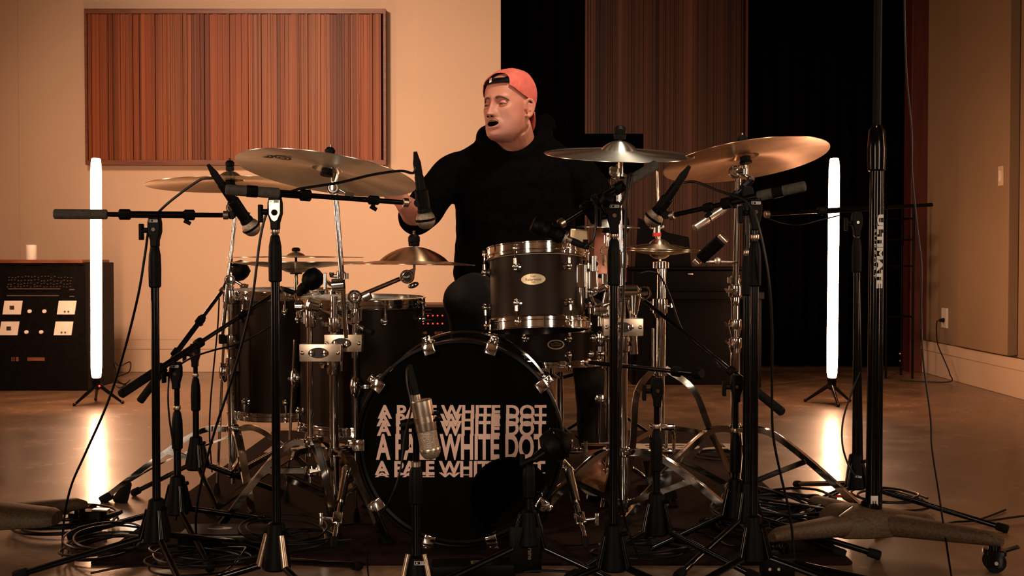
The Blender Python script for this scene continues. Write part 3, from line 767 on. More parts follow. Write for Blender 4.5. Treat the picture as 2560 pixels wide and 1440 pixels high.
# L: overhead stand behind the tall one at right
L0 = boom_stand('tall black microphone stand with level boom behind the wheeled studio stand', 2142, 3.75, 533,
    P(2330, 512, 3.85), P(1912, 536, 3.70), (215, 100, -33), hub_z=0.125, leg_len=0.46, grip=P(2142, 595, 3.75).z, cw=0, sleeve=0.2, plate=False)
MB().tube(P(2142, 640, 3.75), P(2150, 1190, 3.76), 0.011).build('rear_tube', blackmetal, L0)
plate_text(L0, P(2146, 1192, 3.70), 0.02, roll=-0.15)

# ---- wheeled studio stand at right
def wheeled_base(t, g, az, tipdist, col='base_cast'):
    pass
castm = principled('cast_base_paint', (0.045, 0.038, 0.026), 0.6, 0.2, 0.4)
noise_color(castm, (0.055, 0.034, 0.018), (0.13, 0.082, 0.046), 160, detail=6, bump=0.35, bdist=0.0015, rough=(0.5, 0.75))
def caster(parent, p, yaw):
    c = V(p); R_ = Matrix.Rotation(yaw, 3, 'Z')
    f = MB().tube(c + V((0, 0, 0.06)), c + V((0, 0, 0.085)), 0.016).rbox(c + V((0, 0, 0.053)), (0.055, 0.05, 0.016), R_, r=0.008)
    f.rbox(c + R_ @ V((0, 0.022, 0.038)), (0.040, 0.005, 0.045), R_, r=0.002).rbox(c + R_ @ V((0, -0.022, 0.038)), (0.040, 0.005, 0.045), R_, r=0.002)
    f.rbox(c + R_ @ V((0.040, 0, 0.062)), (0.045, 0.022, 0.005), R_ @ Matrix.Rotation(-0.35, 3, 'Y'), r=0.002)
    o = f.build('caster', blackmetal, parent)
    w_ = MB()
    for s in (-0.012, 0.012):
        w_.lathe([(0.018, -0.007), (0.026, -0.007), (0.028, -0.004), (0.028, 0.004), (0.026, 0.007), (0.018, 0.007)], c + R_ @ V((0, s, 0.028)), R_ @ V((0, 1, 0)), n=24)
    w_.build('wheel', rubber, o)
    MB().tube(c + R_ @ V((0, -0.027, 0.028)), c + R_ @ V((0, 0.027, 0.028)), 0.005).build('axle', silver, o)
def studio_base(t, g, legs, rise=0.125):
    g = V(g)
    hub = MB().lathe([(0.02, 0.145), (0.028, 0.140), (0.034, 0.09), (0.05, 0.075)], g, n=24)
    hub.build('base_collar', blackmetal, t)
    o = MB()
    for az, ln in legs:
        az = math.radians(az); d = V((math.cos(az), math.sin(az), 0)); sd = V((-d.y, d.x, 0))
        rings = []
        for k in range(15):
            u = k / 14; q = g + d * (ln * u)
            wd = (0.105 - 0.060 * u) * (1 if u < 0.96 else 0.75)
            zt = 0.115 - 0.012 * u * u; zb = 0.050 + 0.020 * u
            if u > 0.97: zt -= 0.010
            pr = []
            for j in range(14):
                a = 2 * PI * j / 14
                ca, sa = math.cos(a), math.sin(a)
                ex = abs(ca) ** 0.7 * (1 if ca > 0 else -1); ez = abs(sa) ** 0.8 * (1 if sa > 0 else -1)
                pr.append(q + sd * (wd / 2 * ex) + V((0, 0, (zt + zb) / 2 + (zt - zb) / 2 * ez)))
            rings.append(pr)
        leg = MB().ringstack(rings).build('base_leg', castm, t)
        e = g + d * (ln - 0.02)
        caster(leg, (e.x, e.y, 0.0), az + 0.5)
    return t
def base_cover(c, xa, xb, parent):
    rings = []
    for k in range(25):
        u = k / 24; x = xa + (xb - xa) * u
        w_ = (1 - abs(1 - 2 * min(u / 0.3, 1) * 0.5 - 0.0) ** 1) if False else 1.0
        e = min(1.0, math.sqrt(max(0.0, 1 - (1 - min(u / 0.22, 1)) ** 2)) + 0.02) * (1 - 0.45 * max(0, u - 0.35) / 0.65) * (1 if u < 0.97 else 0.8)
        ring = []
        for j in range(22):
            a = 2 * PI * j / 22; ca, sa = math.cos(a), math.sin(a)
            ring.append(c + V((x, 0.095 * e * abs(ca) ** 0.8 * (1 if ca > 0 else -1), (0.062 * e * abs(sa) ** 0.75 if sa > 0 else -0.022 * e * abs(sa) ** 0.5))))
        rings.append(ring)
    return MB().ringstack(rings).build('base_cover', castm, parent)
g = fl(2183, 3.28)
ST = thing('studio_stand', 'tall thick wheeled studio microphone stand with white vertical lettering, at right', 'studio stand', g)
studio_base(ST, g, ((209, 0.37), (-40, 0.36), (108, 0.30)))
# tapered cover on the left back of the base, with a polished handle slot
base_cover(g + V((0.0, 0.0, 0.070)), -0.150, 0.175, ST)
p0 = P(2095, 1292, 3.20); p1 = P(2128, 1268, 3.24)
MB().tube(p0, p1, 0.005).build('lift_handle', chrome, ST)
b0 = P(2180, 1275, 3.28); b1 = P(2190, 415, 3.28)
MB().tube(b0, b1, 0.0185, 0.0165, n=24).build('lower_pole', blackmetal, ST)
MB().tube(P(2182, 1280, 3.28) + V((0.018, -0.004, 0)), P(2190, 420, 3.28) + V((0.016, 0, 0)), 0.0075, n=12).build('guide_rod', blackmetal, ST)
MB().lathe([(0.019, 0), (0.025, 0.004), (0.0265, 0.06), (0.022, 0.115), (0.014, 0.128), (0.012, 0.13)], P(2191, 428, 3.28), n=24).build('clutch_grip', blackmetal, ST)
MB().tube(P(2192, 330, 3.28), V((P(2197, 0, 3.28).x, 3.28, 2.1)), 0.0115, 0.0115, n=20).build('upper_pole', blackmatte, ST)
MB().rbox(P(2186, 1253, 3.255), (0.021, 0.003, 0.030), r=0.002).build('paper_label', whitep, ST)
mb = MB(); mb.box(P(2183, 1256, 3.2525), (0.003, 0.001, 0.008)).box(P(2189, 1256, 3.2525), (0.003, 0.001, 0.008)); mb.build('label_print', darkink, ST)
mb = MB(); text_mb(mb, 'ULTIMATE', 0.022, Matrix.Translation(P(2199, 628, 3.2605)) @ Matrix.Rotation(PI / 2, 4, 'X') @ Matrix.Rotation(-PI / 2 - 0.008, 4, 'Z'), extrude=0.0003, offset=0.0012, width=0.208)
mb.build('large_lettering', whitep, ST)
mb = MB(); text_mb(mb, 'S U P P O R T', 0.0085, Matrix.Translation(P(2187, 634, 3.2605)) @ Matrix.Rotation(PI / 2, 4, 'X') @ Matrix.Rotation(-PI / 2 - 0.008, 4, 'Z'), extrude=0.0003, width=0.138)
mb.build('small_lettering', whitep, ST)
# second wheeled base cut by the left edge
g = fl(-110, 3.30)
S2 = thing('studio_stand', 'base of a wheeled studio stand cut off by the left edge of the photo', 'studio stand', g)
studio_base(S2, g, ((38, 0.36), (-75, 0.34), (165, 0.36)))
base_cover(g + V((0.0, 0.03, 0.075)), -0.15, 0.27, S2)
MB().tube(g + V((0, 0, 0.12)), g + V((0, 0, 1.9)), 0.018, n=20).build('lower_pole', blackmetal, S2)
# third: rod and clamp of a folded stand lying at the lower right
g = P(2000, 1415, 3.0); g.z = 0.0
t = thing('floor_clamp', 'black clamp with rod lying on the floor at lower right', 'clamp', (g.x - 0.05, g.y, 0))
MB().rbox((g.x - 0.06, g.y, 0.03), (0.085, 0.05, 0.055), r=0.008).rbox((g.x - 0.07, g.y, 0.063), (0.03, 0.02, 0.014), r=0.003).build('clamp_block', blackmatte, t, bevel=0.003)
MB().tube((g.x - 0.085, g.y - 0.025, 0.03), (g.x - 0.085, g.y - 0.029, 0.03), 0.004).build('screw', silver, t)
MB().tube((g.x - 0.062, g.y - 0.025, 0.03), (g.x - 0.062, g.y - 0.029, 0.03), 0.004).build('screw', silver, t)
MB().tube((g.x - 0.02, g.y, 0.035), (g.x + 0.24, g.y - 0.20, 0.018), 0.014).build('rod', blackmetal, t)
# ================================================================== DRUMS
def lug(mb, p, out, down, s=1.0):
    """round ball lug: p on the shell, out = outward, down = towards the middle of the shell"""
    p = V(p); out = V(out).normalized(); down = V(down).normalized()
    mb.lathe([(0.011 * s, 0), (0.012 * s, 0.003), (0.007 * s, 0.007), (0.006 * s, 0.012)], p, out, n=14)
    mb.ball(p + out * 0.017 * s, 0.0095 * s, n=12, m=8)
    mb.tube(p + out * 0.017 * s - down * 0.004, p + out * 0.017 * s - down * 0.024 * s, 0.0055 * s)
    mb.ball(p + out * 0.017 * s + down * 0.009 * s, 0.0055 * s, n=10, m=6)

def drum(name, label, c, axis, r, h, nl=6, phase=0.3, mat=None, tophead='drum_head_white', hoop_h=0.024, badge_at=None, cat='drum', faceto=None):
    """c: centre of bottom; axis up"""
    c = V(c); ax = V(axis).normalized(); B = basis(ax, (0, 1, 0)); top = c + ax * h
    t = thing(name, label, cat, (c.x, c.y, 0 if name != 'rack_tom' else c.z))
    sh = MB()
    sh.lathe([(r, 0.004), (r, h - 0.004), (r - 0.006, h), (r - 0.006, h - 0.02)], c, ax, n=64, caps=False)
    sh.lathe([(r - 0.006, 0), (r, 0.004)], c, ax, n=64, caps=False)
    shell = sh.build('shell', mat or shellm, t)
    MB().lathe([(0, h + 0.0015), (r * 0.96, h + 0.0015), (r + 0.002, h - 0.003), (r + 0.002, h - 0.012)], c, ax, n=64, caps=False).build('top_head', tophead, t)
    MB().lathe([(0, -0.0015), (r * 0.96, -0.0015), (r + 0.002, 0.003), (r + 0.002, 0.012)], c, ax, n=64, caps=False).build('bottom_head', 'drum_head_black', t)
    def hoop(z0, sg):
        R1 = r + 0.006
        prof = [(R1 + 0.004, -sg * 0.011), (R1 + 0.0045, -sg * 0.009), (R1 + 0.0015, -sg * 0.007), (R1 + 0.0015, -sg * 0.001), (R1 + 0.005, 0.0), (R1 + 0.005, sg * 0.002), (R1 + 0.002, sg * 0.004), (R1 + 0.002, sg * (hoop_h - 0.014)), (R1 + 0.004, sg * (hoop_h - 0.012)), (R1 + 0.004, sg * (hoop_h - 0.010)), (R1 - 0.003, sg * (hoop_h - 0.009)), (R1 - 0.003, -sg * 0.011), (R1 + 0.004, -sg * 0.011)]
        return MB().lathe(prof, c + ax * z0, ax, n=72, caps=False).build('hoop', chrome, t)
    hoop(h - 0.0, 1); hoop(0.0, -1)
    for k in range(nl):
        a = phase + 2 * PI * k / nl
        out = B @ V((math.cos(a), math.sin(a), 0))
        for zz, dn in ((h, -1), (0, 1)):
            dpt = 0.048 if h > 0.14 else 0.03
            p = c + ax * (zz + dn * dpt) + out * (r)
            m_ = MB(); lug(m_, p, out, ax * dn)
            o = m_.build('lug', chrome, t)
            q = c + ax * (zz - dn * 0.008) + out * (r + 0.017)
            MB().tube(q, p + out * 0.017, 0.0028, n=8).lathe([(0.006, -0.005), (0.0065, -0.003), (0.0065, 0.002), (0.004, 0.004), (0.004, 0.011)], q, -ax * dn, n=10).box(q - out * 0.006, (0.012, 0.012, 0.006), basis(ax, out)).build('tension_rod', chrome, o)
    return t

def leg_rod(t, top, bottom, bracket_at, out):
    top = V(top); bottom = V(bottom)
    o = MB().tube(top, bottom + V((0, 0, 0.02)), 0.005, n=12).build('leg', chrome, t)
    MB().lathe([(0.005, 0.05), (0.011, 0.03), (0.013, 0.0), (0.012, -0.0)], bottom, n=12).build('rubber_foot', rubber, o)
    b = V(bracket_at); u = V(out).normalized()
    MB().lathe([(0.006, -0.035), (0.015, -0.022), (0.018, 0.0), (0.015, 0.022), (0.007, 0.032)], b, (0, 0, 1), n=16).ball(b - u * 0.010, (0.02, 0.016, 0.02)) \
        .tube(b, b + V((-u.y, u.x, 0)) * 0.03, 0.004).rbox(b + V((-u.y, u.x, 0)) * 0.034, (0.022, 0.006, 0.012), r=0.002).build('leg_bracket', chrome, t)

# ---- bass drum (lies on its side, axis along depth)
BC = P(1150, 1112, 3.2); BR = 0.282
t = thing('bass_drum', 'large black bass drum with printed pink lettering on its front head', 'drum', (BC.x, 3.45, 0))
zf = BC.z
Yf, Yb = 3.24, 3.64
MB().lathe([(BR - 0.018, 0), (BR - 0.012, 0.003), (BR - 0.012, Yb - Yf - 0.003), (BR - 0.018, Yb - Yf)], (BC.x, Yf, zf), (0, 1, 0), n=96, caps=False).build('shell', shellm, t)
hoopm = principled('bass_hoop_lacquer', (0.012, 0.010, 0.009), 0.35, 0, 0.12)
noise_color(hoopm, (0.004, 0.003, 0.0025), (0.006, 0.005, 0.004), 20, rough=(0.3, 0.4))
for y0, y1, mt in ((Yf - 0.04, Yf + 0.002, hoopm), (Yb - 0.002, Yb + 0.04, chrome)):
    MB().lathe([(BR, 0.002), (BR + 0.002, 0), (BR + 0.008, 0.002), (BR + 0.009, 0.005), (BR + 0.009, y1 - y0 - 0.004), (BR + 0.007, y1 - y0), (BR, y1 - y0), (BR, 0.002)], (BC.x, y0, zf), (0, 1, 0), n=120, caps=False).build('hoop', mt, t)
MB().lathe([(BR - 0.010, -0.018), (BR - 0.003, -0.022), (BR - 0.001, -0.018), (BR - 0.001, 0.0)], (BC.x, Yf, zf), (0, 1, 0), n=96, caps=False).build('head_collar', hoopm, t)
# front head with port hole
ph = P(1275, 1246, 3.22); pr_ = 0.112
def head_ring(y, c0, r0, c1, r1, n=96, z_=0):
    vs = [(c0[0] + r0 * math.cos(2 * PI * i / n), y, c0[1] + r0 * math.sin(2 * PI * i / n)) for i in range(n)] + \
         [(c1[0] + r1 * math.cos(2 * PI * i / n), y, c1[1] + r1 * math.sin(2 * PI * i / n)) for i in range(n)]
    return vs, [(i, (i + 1) % n, n + (i + 1) % n, n + i) for i in range(n)]
yh = Yf - 0.018
hm = MB(); hm.add(*head_ring(yh, (BC.x, zf), BR - 0.006, (ph.x, ph.z), pr_))
fh = hm.build('front_head', headblack, t)
MB().torus((ph.x, yh - 0.001, ph.z), (0, 1, 0), pr_ + 0.001, 0.0035, n=72, m=8).build('port_ring', headblack, t)
MB().lathe([(0, 0), (BR - 0.01, 0)], (BC.x, Yb + 0.005, zf), (0, 1, 0), n=64, caps=False).build('rear_head', headblack, t)
# printed, stretched lettering, five stacked rows
raw = MB()
def row(y0, y1, dy=0.0, x0=943, x1=1366, body='A PALE WHITE DOT'):
    p0 = P(x0, y1, yh); p1 = P(x1, y0, yh)
    H = p1.z - p0.z; cx = (p0.x + p1.x) / 2; cz = (p0.z + p1.z) / 2
    tmp = MB()
    text_mb(tmp, body, 1.0, Matrix.Identity(4), extrude=0, offset=0.034, width=p1.x - p0.x)
    zs = [v.y for v in tmp.v]; k = H / (max(zs) - min(zs)); mz = (max(zs) + min(zs)) / 2
    raw.add([(cx + v.x, yh - 0.0006 - dy, cz + (v.y - mz) * k) for v in tmp.v], tmp.f)
row(1012, 1047, 0, 945, 1367); row(1034, 1066, 0.00004, 942, 1367); row(1052, 1090, 0.00008, 943, 1366)
row(1084, 1150, 0.00012, 941, 1365); row(1152, 1188, 0.00016, 938, 1364); row(1181, 1193, 0.0002, 938, 1364)
bm = bmesh.new(); me = bpy.data.meshes.new('x'); me.from_pydata(raw.v, [], raw.f); bm.from_mesh(me)
for it in range(5):
    es = [e for e in bm.edges if e.calc_length() > 0.0045]
    if not es: break
    bmesh.ops.subdivide_edges(bm, edges=es, cuts=1)
    bmesh.ops.triangulate(bm, faces=[f for f in bm.faces if len(f.verts) > 3])
dead = [f for f in bm.faces if math.hypot(f.calc_center_median().x - ph.x, f.calc_center_median().z - ph.z) < pr_ + 0.002]
bmesh.ops.delete(bm, geom=dead, context='FACES')
vs = [v.co.copy() for v in bm.verts]
bm.verts.index_update()
fs = [tuple(v.index for v in f.verts) for f in bm.faces]
bm.free(); bpy.data.meshes.remove(me)
MB().add(vs, fs).build('printed_lettering', printm, fh, flat=True)
# claws and tension rods
for k in range(10):
    a = PI / 2 + (k + 0.5) * 2 * PI / 10
    u = V((math.cos(a), 0, math.sin(a))); c_ = V((BC.x, 0, zf))
    R3 = basis(u, (0, 1, 0))
    p = c_ + u * (BR + 0.004)
    cl = MB()
    cl.rbox(V((p.x, Yf - 0.047, p.z)) - u * 0.006, (0.034, 0.012, 0.030), basis((0, 1, 0), u) @ Matrix.Rotation(0, 3, 'Z') if False else Matrix((basis((0, 1, 0), u).col[0], V((0, 1, 0)), u)).transposed(), r=0.004)
    cl.rbox(V((p.x, Yf - 0.022, p.z)) + u * 0.010, (0.030, 0.056, 0.006), Matrix((basis((0, 1, 0), u).col[0], V((0, 1, 0)), u)).transposed(), r=0.004)
    cl.rbox(V((p.x, Yf - 0.012, p.z)) + u * 0.019, (0.024, 0.020, 0.020), Matrix((basis((0, 1, 0), u).col[0], V((0, 1, 0)), u)).transposed(), r=0.004)
    o = cl.build('claw', chrome, t, bevel=0.0015)
    q = V((p.x, 0, p.z)) + u * 0.019
    MB().tube((q.x, Yf - 0.030, q.z), (q.x, Yf + 0.10, q.z), 0.0035, n=8).lathe([(0.0075, 0), (0.0085, 0.002), (0.0085, 0.006), (0.004, 0.008)], (q.x, Yf - 0.026, q.z), (0, -1, 0), n=12).build('tension_rod', chrome, o)
    m_ = MB(); lug(m_, (BC.x + u.x * (BR - 0.013), Yf + 0.11, zf + u.z * (BR - 0.013)), u, (0, 1, 0), 1.3)
    m_.build('lug', chrome, t)
# spurs
for s, top, mid, bot in ((-1, P(868, 1168, 3.33), P(846, 1290, 3.17), P(832, 1372, 3.08)), (1, P(1420, 1170, 3.33), P(1444, 1280, 3.17), P(1468, 1372, 3.08))):
    bot.z = max(bot.z, 0.012)
    m1 = top.lerp(bot, 0.45)
    o = MB().lathe([(0.0115, 0), (0.0155, 0.01), (0.0125, 0.035), (0.0125, (m1 - top).length)], top, m1 - top, n=16).build('spur', chrome, t)
    MB().tube(m1, top.lerp(bot, 0.93), 0.0075, n=14).build('spur_tube', chrome, o)
    q = top.lerp(bot, 0.66)
    MB().rbox(q, (0.030, 0.024, 0.042), basis(bot - top, (0, 1, 0)), r=0.006).tube(q, q + V((s * 0.04, -0.01, 0.006)), 0.005).rbox(q + V((s * 0.045, -0.01, 0.004)), (0.012, 0.008, 0.034), r=0.003).build('spur_clamp', chrome, o, bevel=0.002)
    MB().lathe([(0.010, 0), (0.011, 0.015), (0.004, 0.035)], top.lerp(bot, 0.88), bot - top, n=12).build('rubber_foot', rubber, o)
    MB().ball(V((BC.x + s * (BR - 0.005), 3.34, top.z + 0.01)), (0.022, 0.03, 0.026)).build('spur_bracket', chrome, t)

# ---- rack tom at right
TC = P(1345, 806, 3.55); ax = V((0.035, -0.115, 1)).normalized()
ax = V((-0.025, 0.13, 1)).normalized()
t = drum('rack_tom', 'black rack tom with oval badge, right of the drummer above the bass drum', TC, ax, 0.144, 0.205, nl=6, phase=-PI / 2 - 0.42, hoop_h=0.036)
# top hoop is doubled in the photo
bp_ = TC + ax * 0.115; B_ = basis(ax, (0, 1, 0))
out = V((-0.10, -1, 0.12)).normalized(); out = (out - ax * out.dot(ax)).normalized()
bc = TC + ax * 0.118 + out * 0.1435
side = ax.cross(out).normalized()
def oval(mb, rx, rz, d0, n=40, x=0, z=0):
    pts = []
    for i in range(n):
        a = 2 * PI * i / n; xx = x + rx * math.cos(a); zz = z + rz * math.sin(a)
        ang = xx / 0.144
        pts.append(TC + ax * (0.118 + zz) + (out * math.cos(ang) + side * math.sin(ang)) * (0.144 + d0))
    R_s = []
    for q in (1.0, 0.75, 0.5, 0.25, 0.02):
        rg_ = []
        for i in range(n):
            a = 2 * PI * i / n; ang = (x + q * rx * math.cos(a)) / 0.144
            rg_.append(TC + ax * (0.118 + z + q * rz * math.sin(a)) + (out * math.cos(ang) + side * math.sin(ang)) * (0.144 + d0))
        R_s.append(rg_)
    return mb.ringstack(R_s, caps=False)
o = oval(MB(), 0.0365, 0.0165, 0.0006).build('badge', badge, t)
m_ = oval(MB(), 0.006, 0.003, 0.0012, x=0, z=0.009)
MBt = MB(); text_mb(MBt, 'Reference', 0.012, Matrix.Identity(4), extrude=0, width=0.046)
def wrap(mb, d0, z):
    r = MB(); pts = []
    for v in mb.v:
        ang = v.x / 0.144
        pts.append(TC + ax * (0.118 + z + v.y) + (out * math.cos(ang) + side * math.sin(ang)) * (0.144 + d0))
    r.add(pts, mb.f); return r
w1 = wrap(MBt, 0.0013, -0.001)
MBp = MB(); text_mb(MBp, 'PURE', 0.005, Matrix.Identity(4), extrude=0); w2 = wrap(MBp, 0.0013, -0.009)
MBq = MB(); text_mb(MBq, 'Pearl', 0.008, Matrix.Identity(4), extrude=0); w3 = wrap(MBq, 0.0013, 0.0085)
mm = MB(); [mm.add(w_.v, w_.f) for w_ in (w1, w2, w3)]; mm.build('badge_lettering', darkink, o)
# chrome suspension bracket at the tom's right side
sx = TC + V((0.155, -0.03, 0))
def br(px, py, D=3.5): return P(px, py, D)
m_ = MB()
m_.rbox(br(1452, 690), (0.034, 0.03, 0.070), r=0.006).rbox(br(1482, 700), (0.032, 0.028, 0.055), r=0.006)
m_.tube(br(1450, 660), br(1450, 778), 0.0075).tube(br(1483, 640), br(1483, 690), 0.011)
m_.sweep([br(1458, 672), br(1474, 684), br(1476, 715), br(1478, 745), br(1492, 768)], 0.006)
m_.tube(br(1441, 672), br(1441, 715), 0.006).tube(br(1466, 672), br(1466, 745), 0.0045).tube(br(1490, 672), br(1492, 715), 0.005)
m_.ball(br(1482, 730), (0.014, 0.014, 0.012))
m_.build('suspension_bracket', chrome, t)
for px_, py_ in ((1490, 660), (1500, 690)):
    MB().ball(br(px_, py_), 0.007).build('rubber_grommet', rubber, t)

# ---- snare behind, below the rack tom
SN = P(1372, 903, 3.95)
t = drum('snare_drum', 'black snare drum partly hidden beneath the rack tom', SN, (0, 0.03, 1), 0.178, 0.115, nl=8, phase=-1.25, mat=shellm, hoop_h=0.022)
sc_ = SN + V((0, 0, 0.064)); mm = MB()
for i_ in range(1):
    a0 = -PI / 2 + 0.1
    def snp(x, z, d=0.0012): 
        a = a0 + x / 0.178
        return SN + V((math.cos(a) * (0.178 + d), math.sin(a) * (0.178 + d), 0.070 + z))
    n_ = 36
    pts = [snp(0.028 * math.cos(2 * PI * i / n_), 0.016 * math.sin(2 * PI * i / n_)) for i in range(n_)] + [snp(0.024 * math.cos(2 * PI * i / n_), 0.0125 * math.sin(2 * PI * i / n_)) for i in range(n_)]
    mm.add(pts, [(i, (i + 1) % n_, n_ + (i + 1) % n_, n_ + i) for i in range(n_)])
for txt, z_, w_ in (('Pearl', 0.0075, 0.012), ('MATT HALPERN', 0.002, 0.036), ('SIGNATURE', -0.0035, 0.030)):
    q_ = MB(); text_mb(q_, txt, 0.0045, Matrix.Identity(4), extrude=0, width=w_)
    mm.add([snp(v.x, v.y + z_, 0.0016) for v in q_.v], q_.f)
mm.build('badge', badge, t, flat=True)
# snare stand
g = fl(1400, 4.0)
t = thing('snare_stand', 'chrome snare stand under the snare drum behind the bass drum', 'snare stand', g)
MB().tube((g.x, g.y, 0.12), (g.x, g.y, 0.44), 0.012).build('pole', chrome, t)
for a in (20, 140, 260):
    a = math.radians(a); d = V((math.cos(a), math.sin(a), 0))
    o = MB().strip([g + V((0, 0, 0.26)), g + d * 0.16 + V((0, 0, 0.13)), g + d * 0.24 + V((0, 0, 0.015))], 0.018, 0.005).build('leg', chrome, t)
    MB().ball(g + d * 0.24 + V((0, 0, 0.014)), 0.013).build('rubber_foot', rubber, o)
    MB().tube(g + V((0, 0, 0.42)), g + d * 0.19 + V((0, 0, 0.46)), 0.006).tube(g + d * 0.19 + V((0, 0, 0.455)), g + d * 0.19 + V((0, 0, 0.48)), 0.010).build('basket_arm', chrome, t)

# ---- floor toms
def floor_tom(label, px, D, r, ytop, ybot, phase, legs):
    zt = P(px, ytop, D).z; zb = P(px, ybot, D).z
    g = fl(px, D)
    t = drum('floor_tom', label, (g.x, g.y, zb), (0, -0.02, 1), r, zt - zb, nl=8, phase=phase, hoop_h=0.030)
    for a in legs:
        a = math.radians(a); u = V((math.cos(a), math.sin(a), 0))
        b = g + u * (r + 0.034)
        leg_rod(t, (b.x, b.y, zb + 0.27), (b.x + u.x * 0.03, b.y, 0.0), (b.x, b.y, zb + 0.14), u)
    return t
floor_tom('black floor tom at left, smaller and farther back, behind the left boom stand', 709, 4.12, 0.178, 737, 1022, -1.35, (-42, 80, 205))
floor_tom('larger black floor tom with white head, left of the bass drum', 905, 3.86, 0.203, 757, 1052, -1.1, (-88, 30, 170))

# ================================================================== CYMBALS
def cymbal(label, c, normal, r, mat, bell=0.17, bell_h=0.028, bow=0.05, name='cymbal', thick=0.0016, group=None, china=False, extra=None):
    """lathe profile; c = centre of the bell underside at the hole"""
    n = V(normal).normalized()
    prof = []
    rb = r * bell
    for k in range(9):
        u = k / 8; prof.append((0.006 + (rb - 0.006) * u, bell_h * math.cos(u * PI / 2) ** 0.8))
    for k in range(1, 15):
        u = k / 14; q = rb + (r - rb) * u
        prof.append((q, -bow * r * (u ** 1.25) * 1.0 - 0.002 * u))
    under = [(q, z - thick) for q, z in reversed(prof)]
    m = MB(); full = prof + under + [prof[0]]
    m.lathe([(q, z - bell_h) for q, z in full], (0, 0, 0), (0, 0, 1), n=96, caps=False)
    o = m.build(name, mat)
    o.location = V(c); o.rotation_euler = n.to_track_quat('Z', 'Y').to_euler()
    tag(o, label, 'cymbal', group)
    return o

def nrm(pitch_front_up, roll_right_up):
    """cymbal normal: degrees the front edge is lifted, degrees the right edge is lifted"""
    a = math.radians(pitch_front_up); b = math.radians(roll_right_up)
    return V((-math.sin(b), math.sin(a), math.cos(a) * math.cos(b)))

cy1 = cymbal('far left bronze crash cymbal seen from below, behind the wheeled and boom stands', P(575, 428, 3.95), nrm(2, 1.5), 0.28, brass, bell_h=0.03)
cy2 = cymbal('largest pale crash cymbal at left, tilted to show its underside', P(822, 398, 3.5), nrm(9.5, -7), 0.272, brass_light, bell_h=0.03)
# printed mark near the edge of the big left cymbal
mb = MB()
for cx in (-0.026, 0.026):
    mb.torus((cx, 0, 0), (0, 0, 1), 0.022, 0.0035, n=28, m=4)
    mb.torus((cx, 0, 0), (0, 0, 1), 0.010, 0.003, n=20, m=4)
sc0 = Matrix.Diagonal((1, 1, 0.12, 1))
mb.v = [sc0 @ p for p in mb.v]
qi = cy2.rotation_euler.to_matrix().inverted()
mx_ = qi @ V((1, 0, 0)); mx_.z = 0; mx_.normalize()
po_ = qi @ V((-0.140, -0.125, 0)); rr_ = math.hypot(po_.x, po_.y); rb_ = 0.272 * 0.17
zz_ = -0.05 * 0.272 * ((rr_ - rb_) / (0.272 - rb_)) ** 1.25 - 0.03 - 0.0016 - 0.0025
mz_ = V((0, 0, -1)); my_ = mz_.cross(mx_)
Mx = Matrix.Translation((po_.x, po_.y, zz_)) @ Matrix((mx_, my_, mz_)).transposed().to_4x4()
mb.v = [Mx @ p for p in mb.v]
o = mb.build('edge_mark', darkink, None, flat=True); o.parent = cy2
cy5 = cymbal('pale crash cymbal right of the drummer, shown nearly edge on with bright bell', P(1549, 352, 3.42), nrm(-10.5, -1.2), 0.222, brass_light, bell=0.24, bell_h=0.026, bow=0.055)
cy6 = cymbal('large copper-toned crash cymbal at right with holes, its underside showing', P(1859, 368, 3.55), nrm(10, 6.5), 0.252, brass_red, bell_h=0.028)
mb = MB()
for i in range(9):
    a = 2 * PI * i / 8; q = 0.0 if i == 8 else 0.019
    mb.lathe([(0.002, 0), (0.0062, 0.0006), (0.0062, 0.0018)], (0.165 + q * math.cos(a) * 1.5, 0.03 + q * math.sin(a) * 1.6, -0.0335 - 0.0 - 0.002), (0, 0, 1), n=14)
for v in mb.v: v.z = v.z
o = mb.build('rivet_holes', silver, None); o.parent = cy6
# stacked pair, flat, one upright over an inverted one
STK = P(740, 637, 3.82)
s1 = cymbal('upper flat cymbal of the stacked pair over the floor toms', STK + V((0, 0, 0.009)), nrm(0, 0), 0.222, brass, bell=0.14, bell_h=0.012, bow=0.012)
s2 = cymbal('lower upside-down cymbal of the stacked pair, bell hanging down', STK + V((0, 0, -0.012)), V((0, 0, -1)), 0.222, brass, bell=0.24, bell_h=0.016, bow=0.085)
s2.location = STK + V((0, 0, -0.061))
bl = cymbal('thick domed bell cymbal on a short arm, left of the drummer\'s waist', P(1035, 617, 3.6), nrm(0.5, -0.6), 0.192, brass_red, bell=0.56, bell_h=0.045, bow=0.04)
hh_t = cymbal('upper hi-hat cymbal at right', P(1648, 597, 4.1), nrm(-2, -1.5), 0.152, brass, bell=0.24, bell_h=0.018, bow=0.13)
hh_b = cymbal('lower hi-hat cymbal at right, facing down', P(1648, 648, 4.1), -nrm(-2, -1.8), 0.152, brass, bell=0.24, bell_h=0.016, bow=0.13)
sp = cymbal('small splash cymbal behind the right boom stand', P(1520, 545, 4.0), nrm(-1.5, -1), 0.11, brass_light, bell=0.30, bell_h=0.02, bow=0.09)

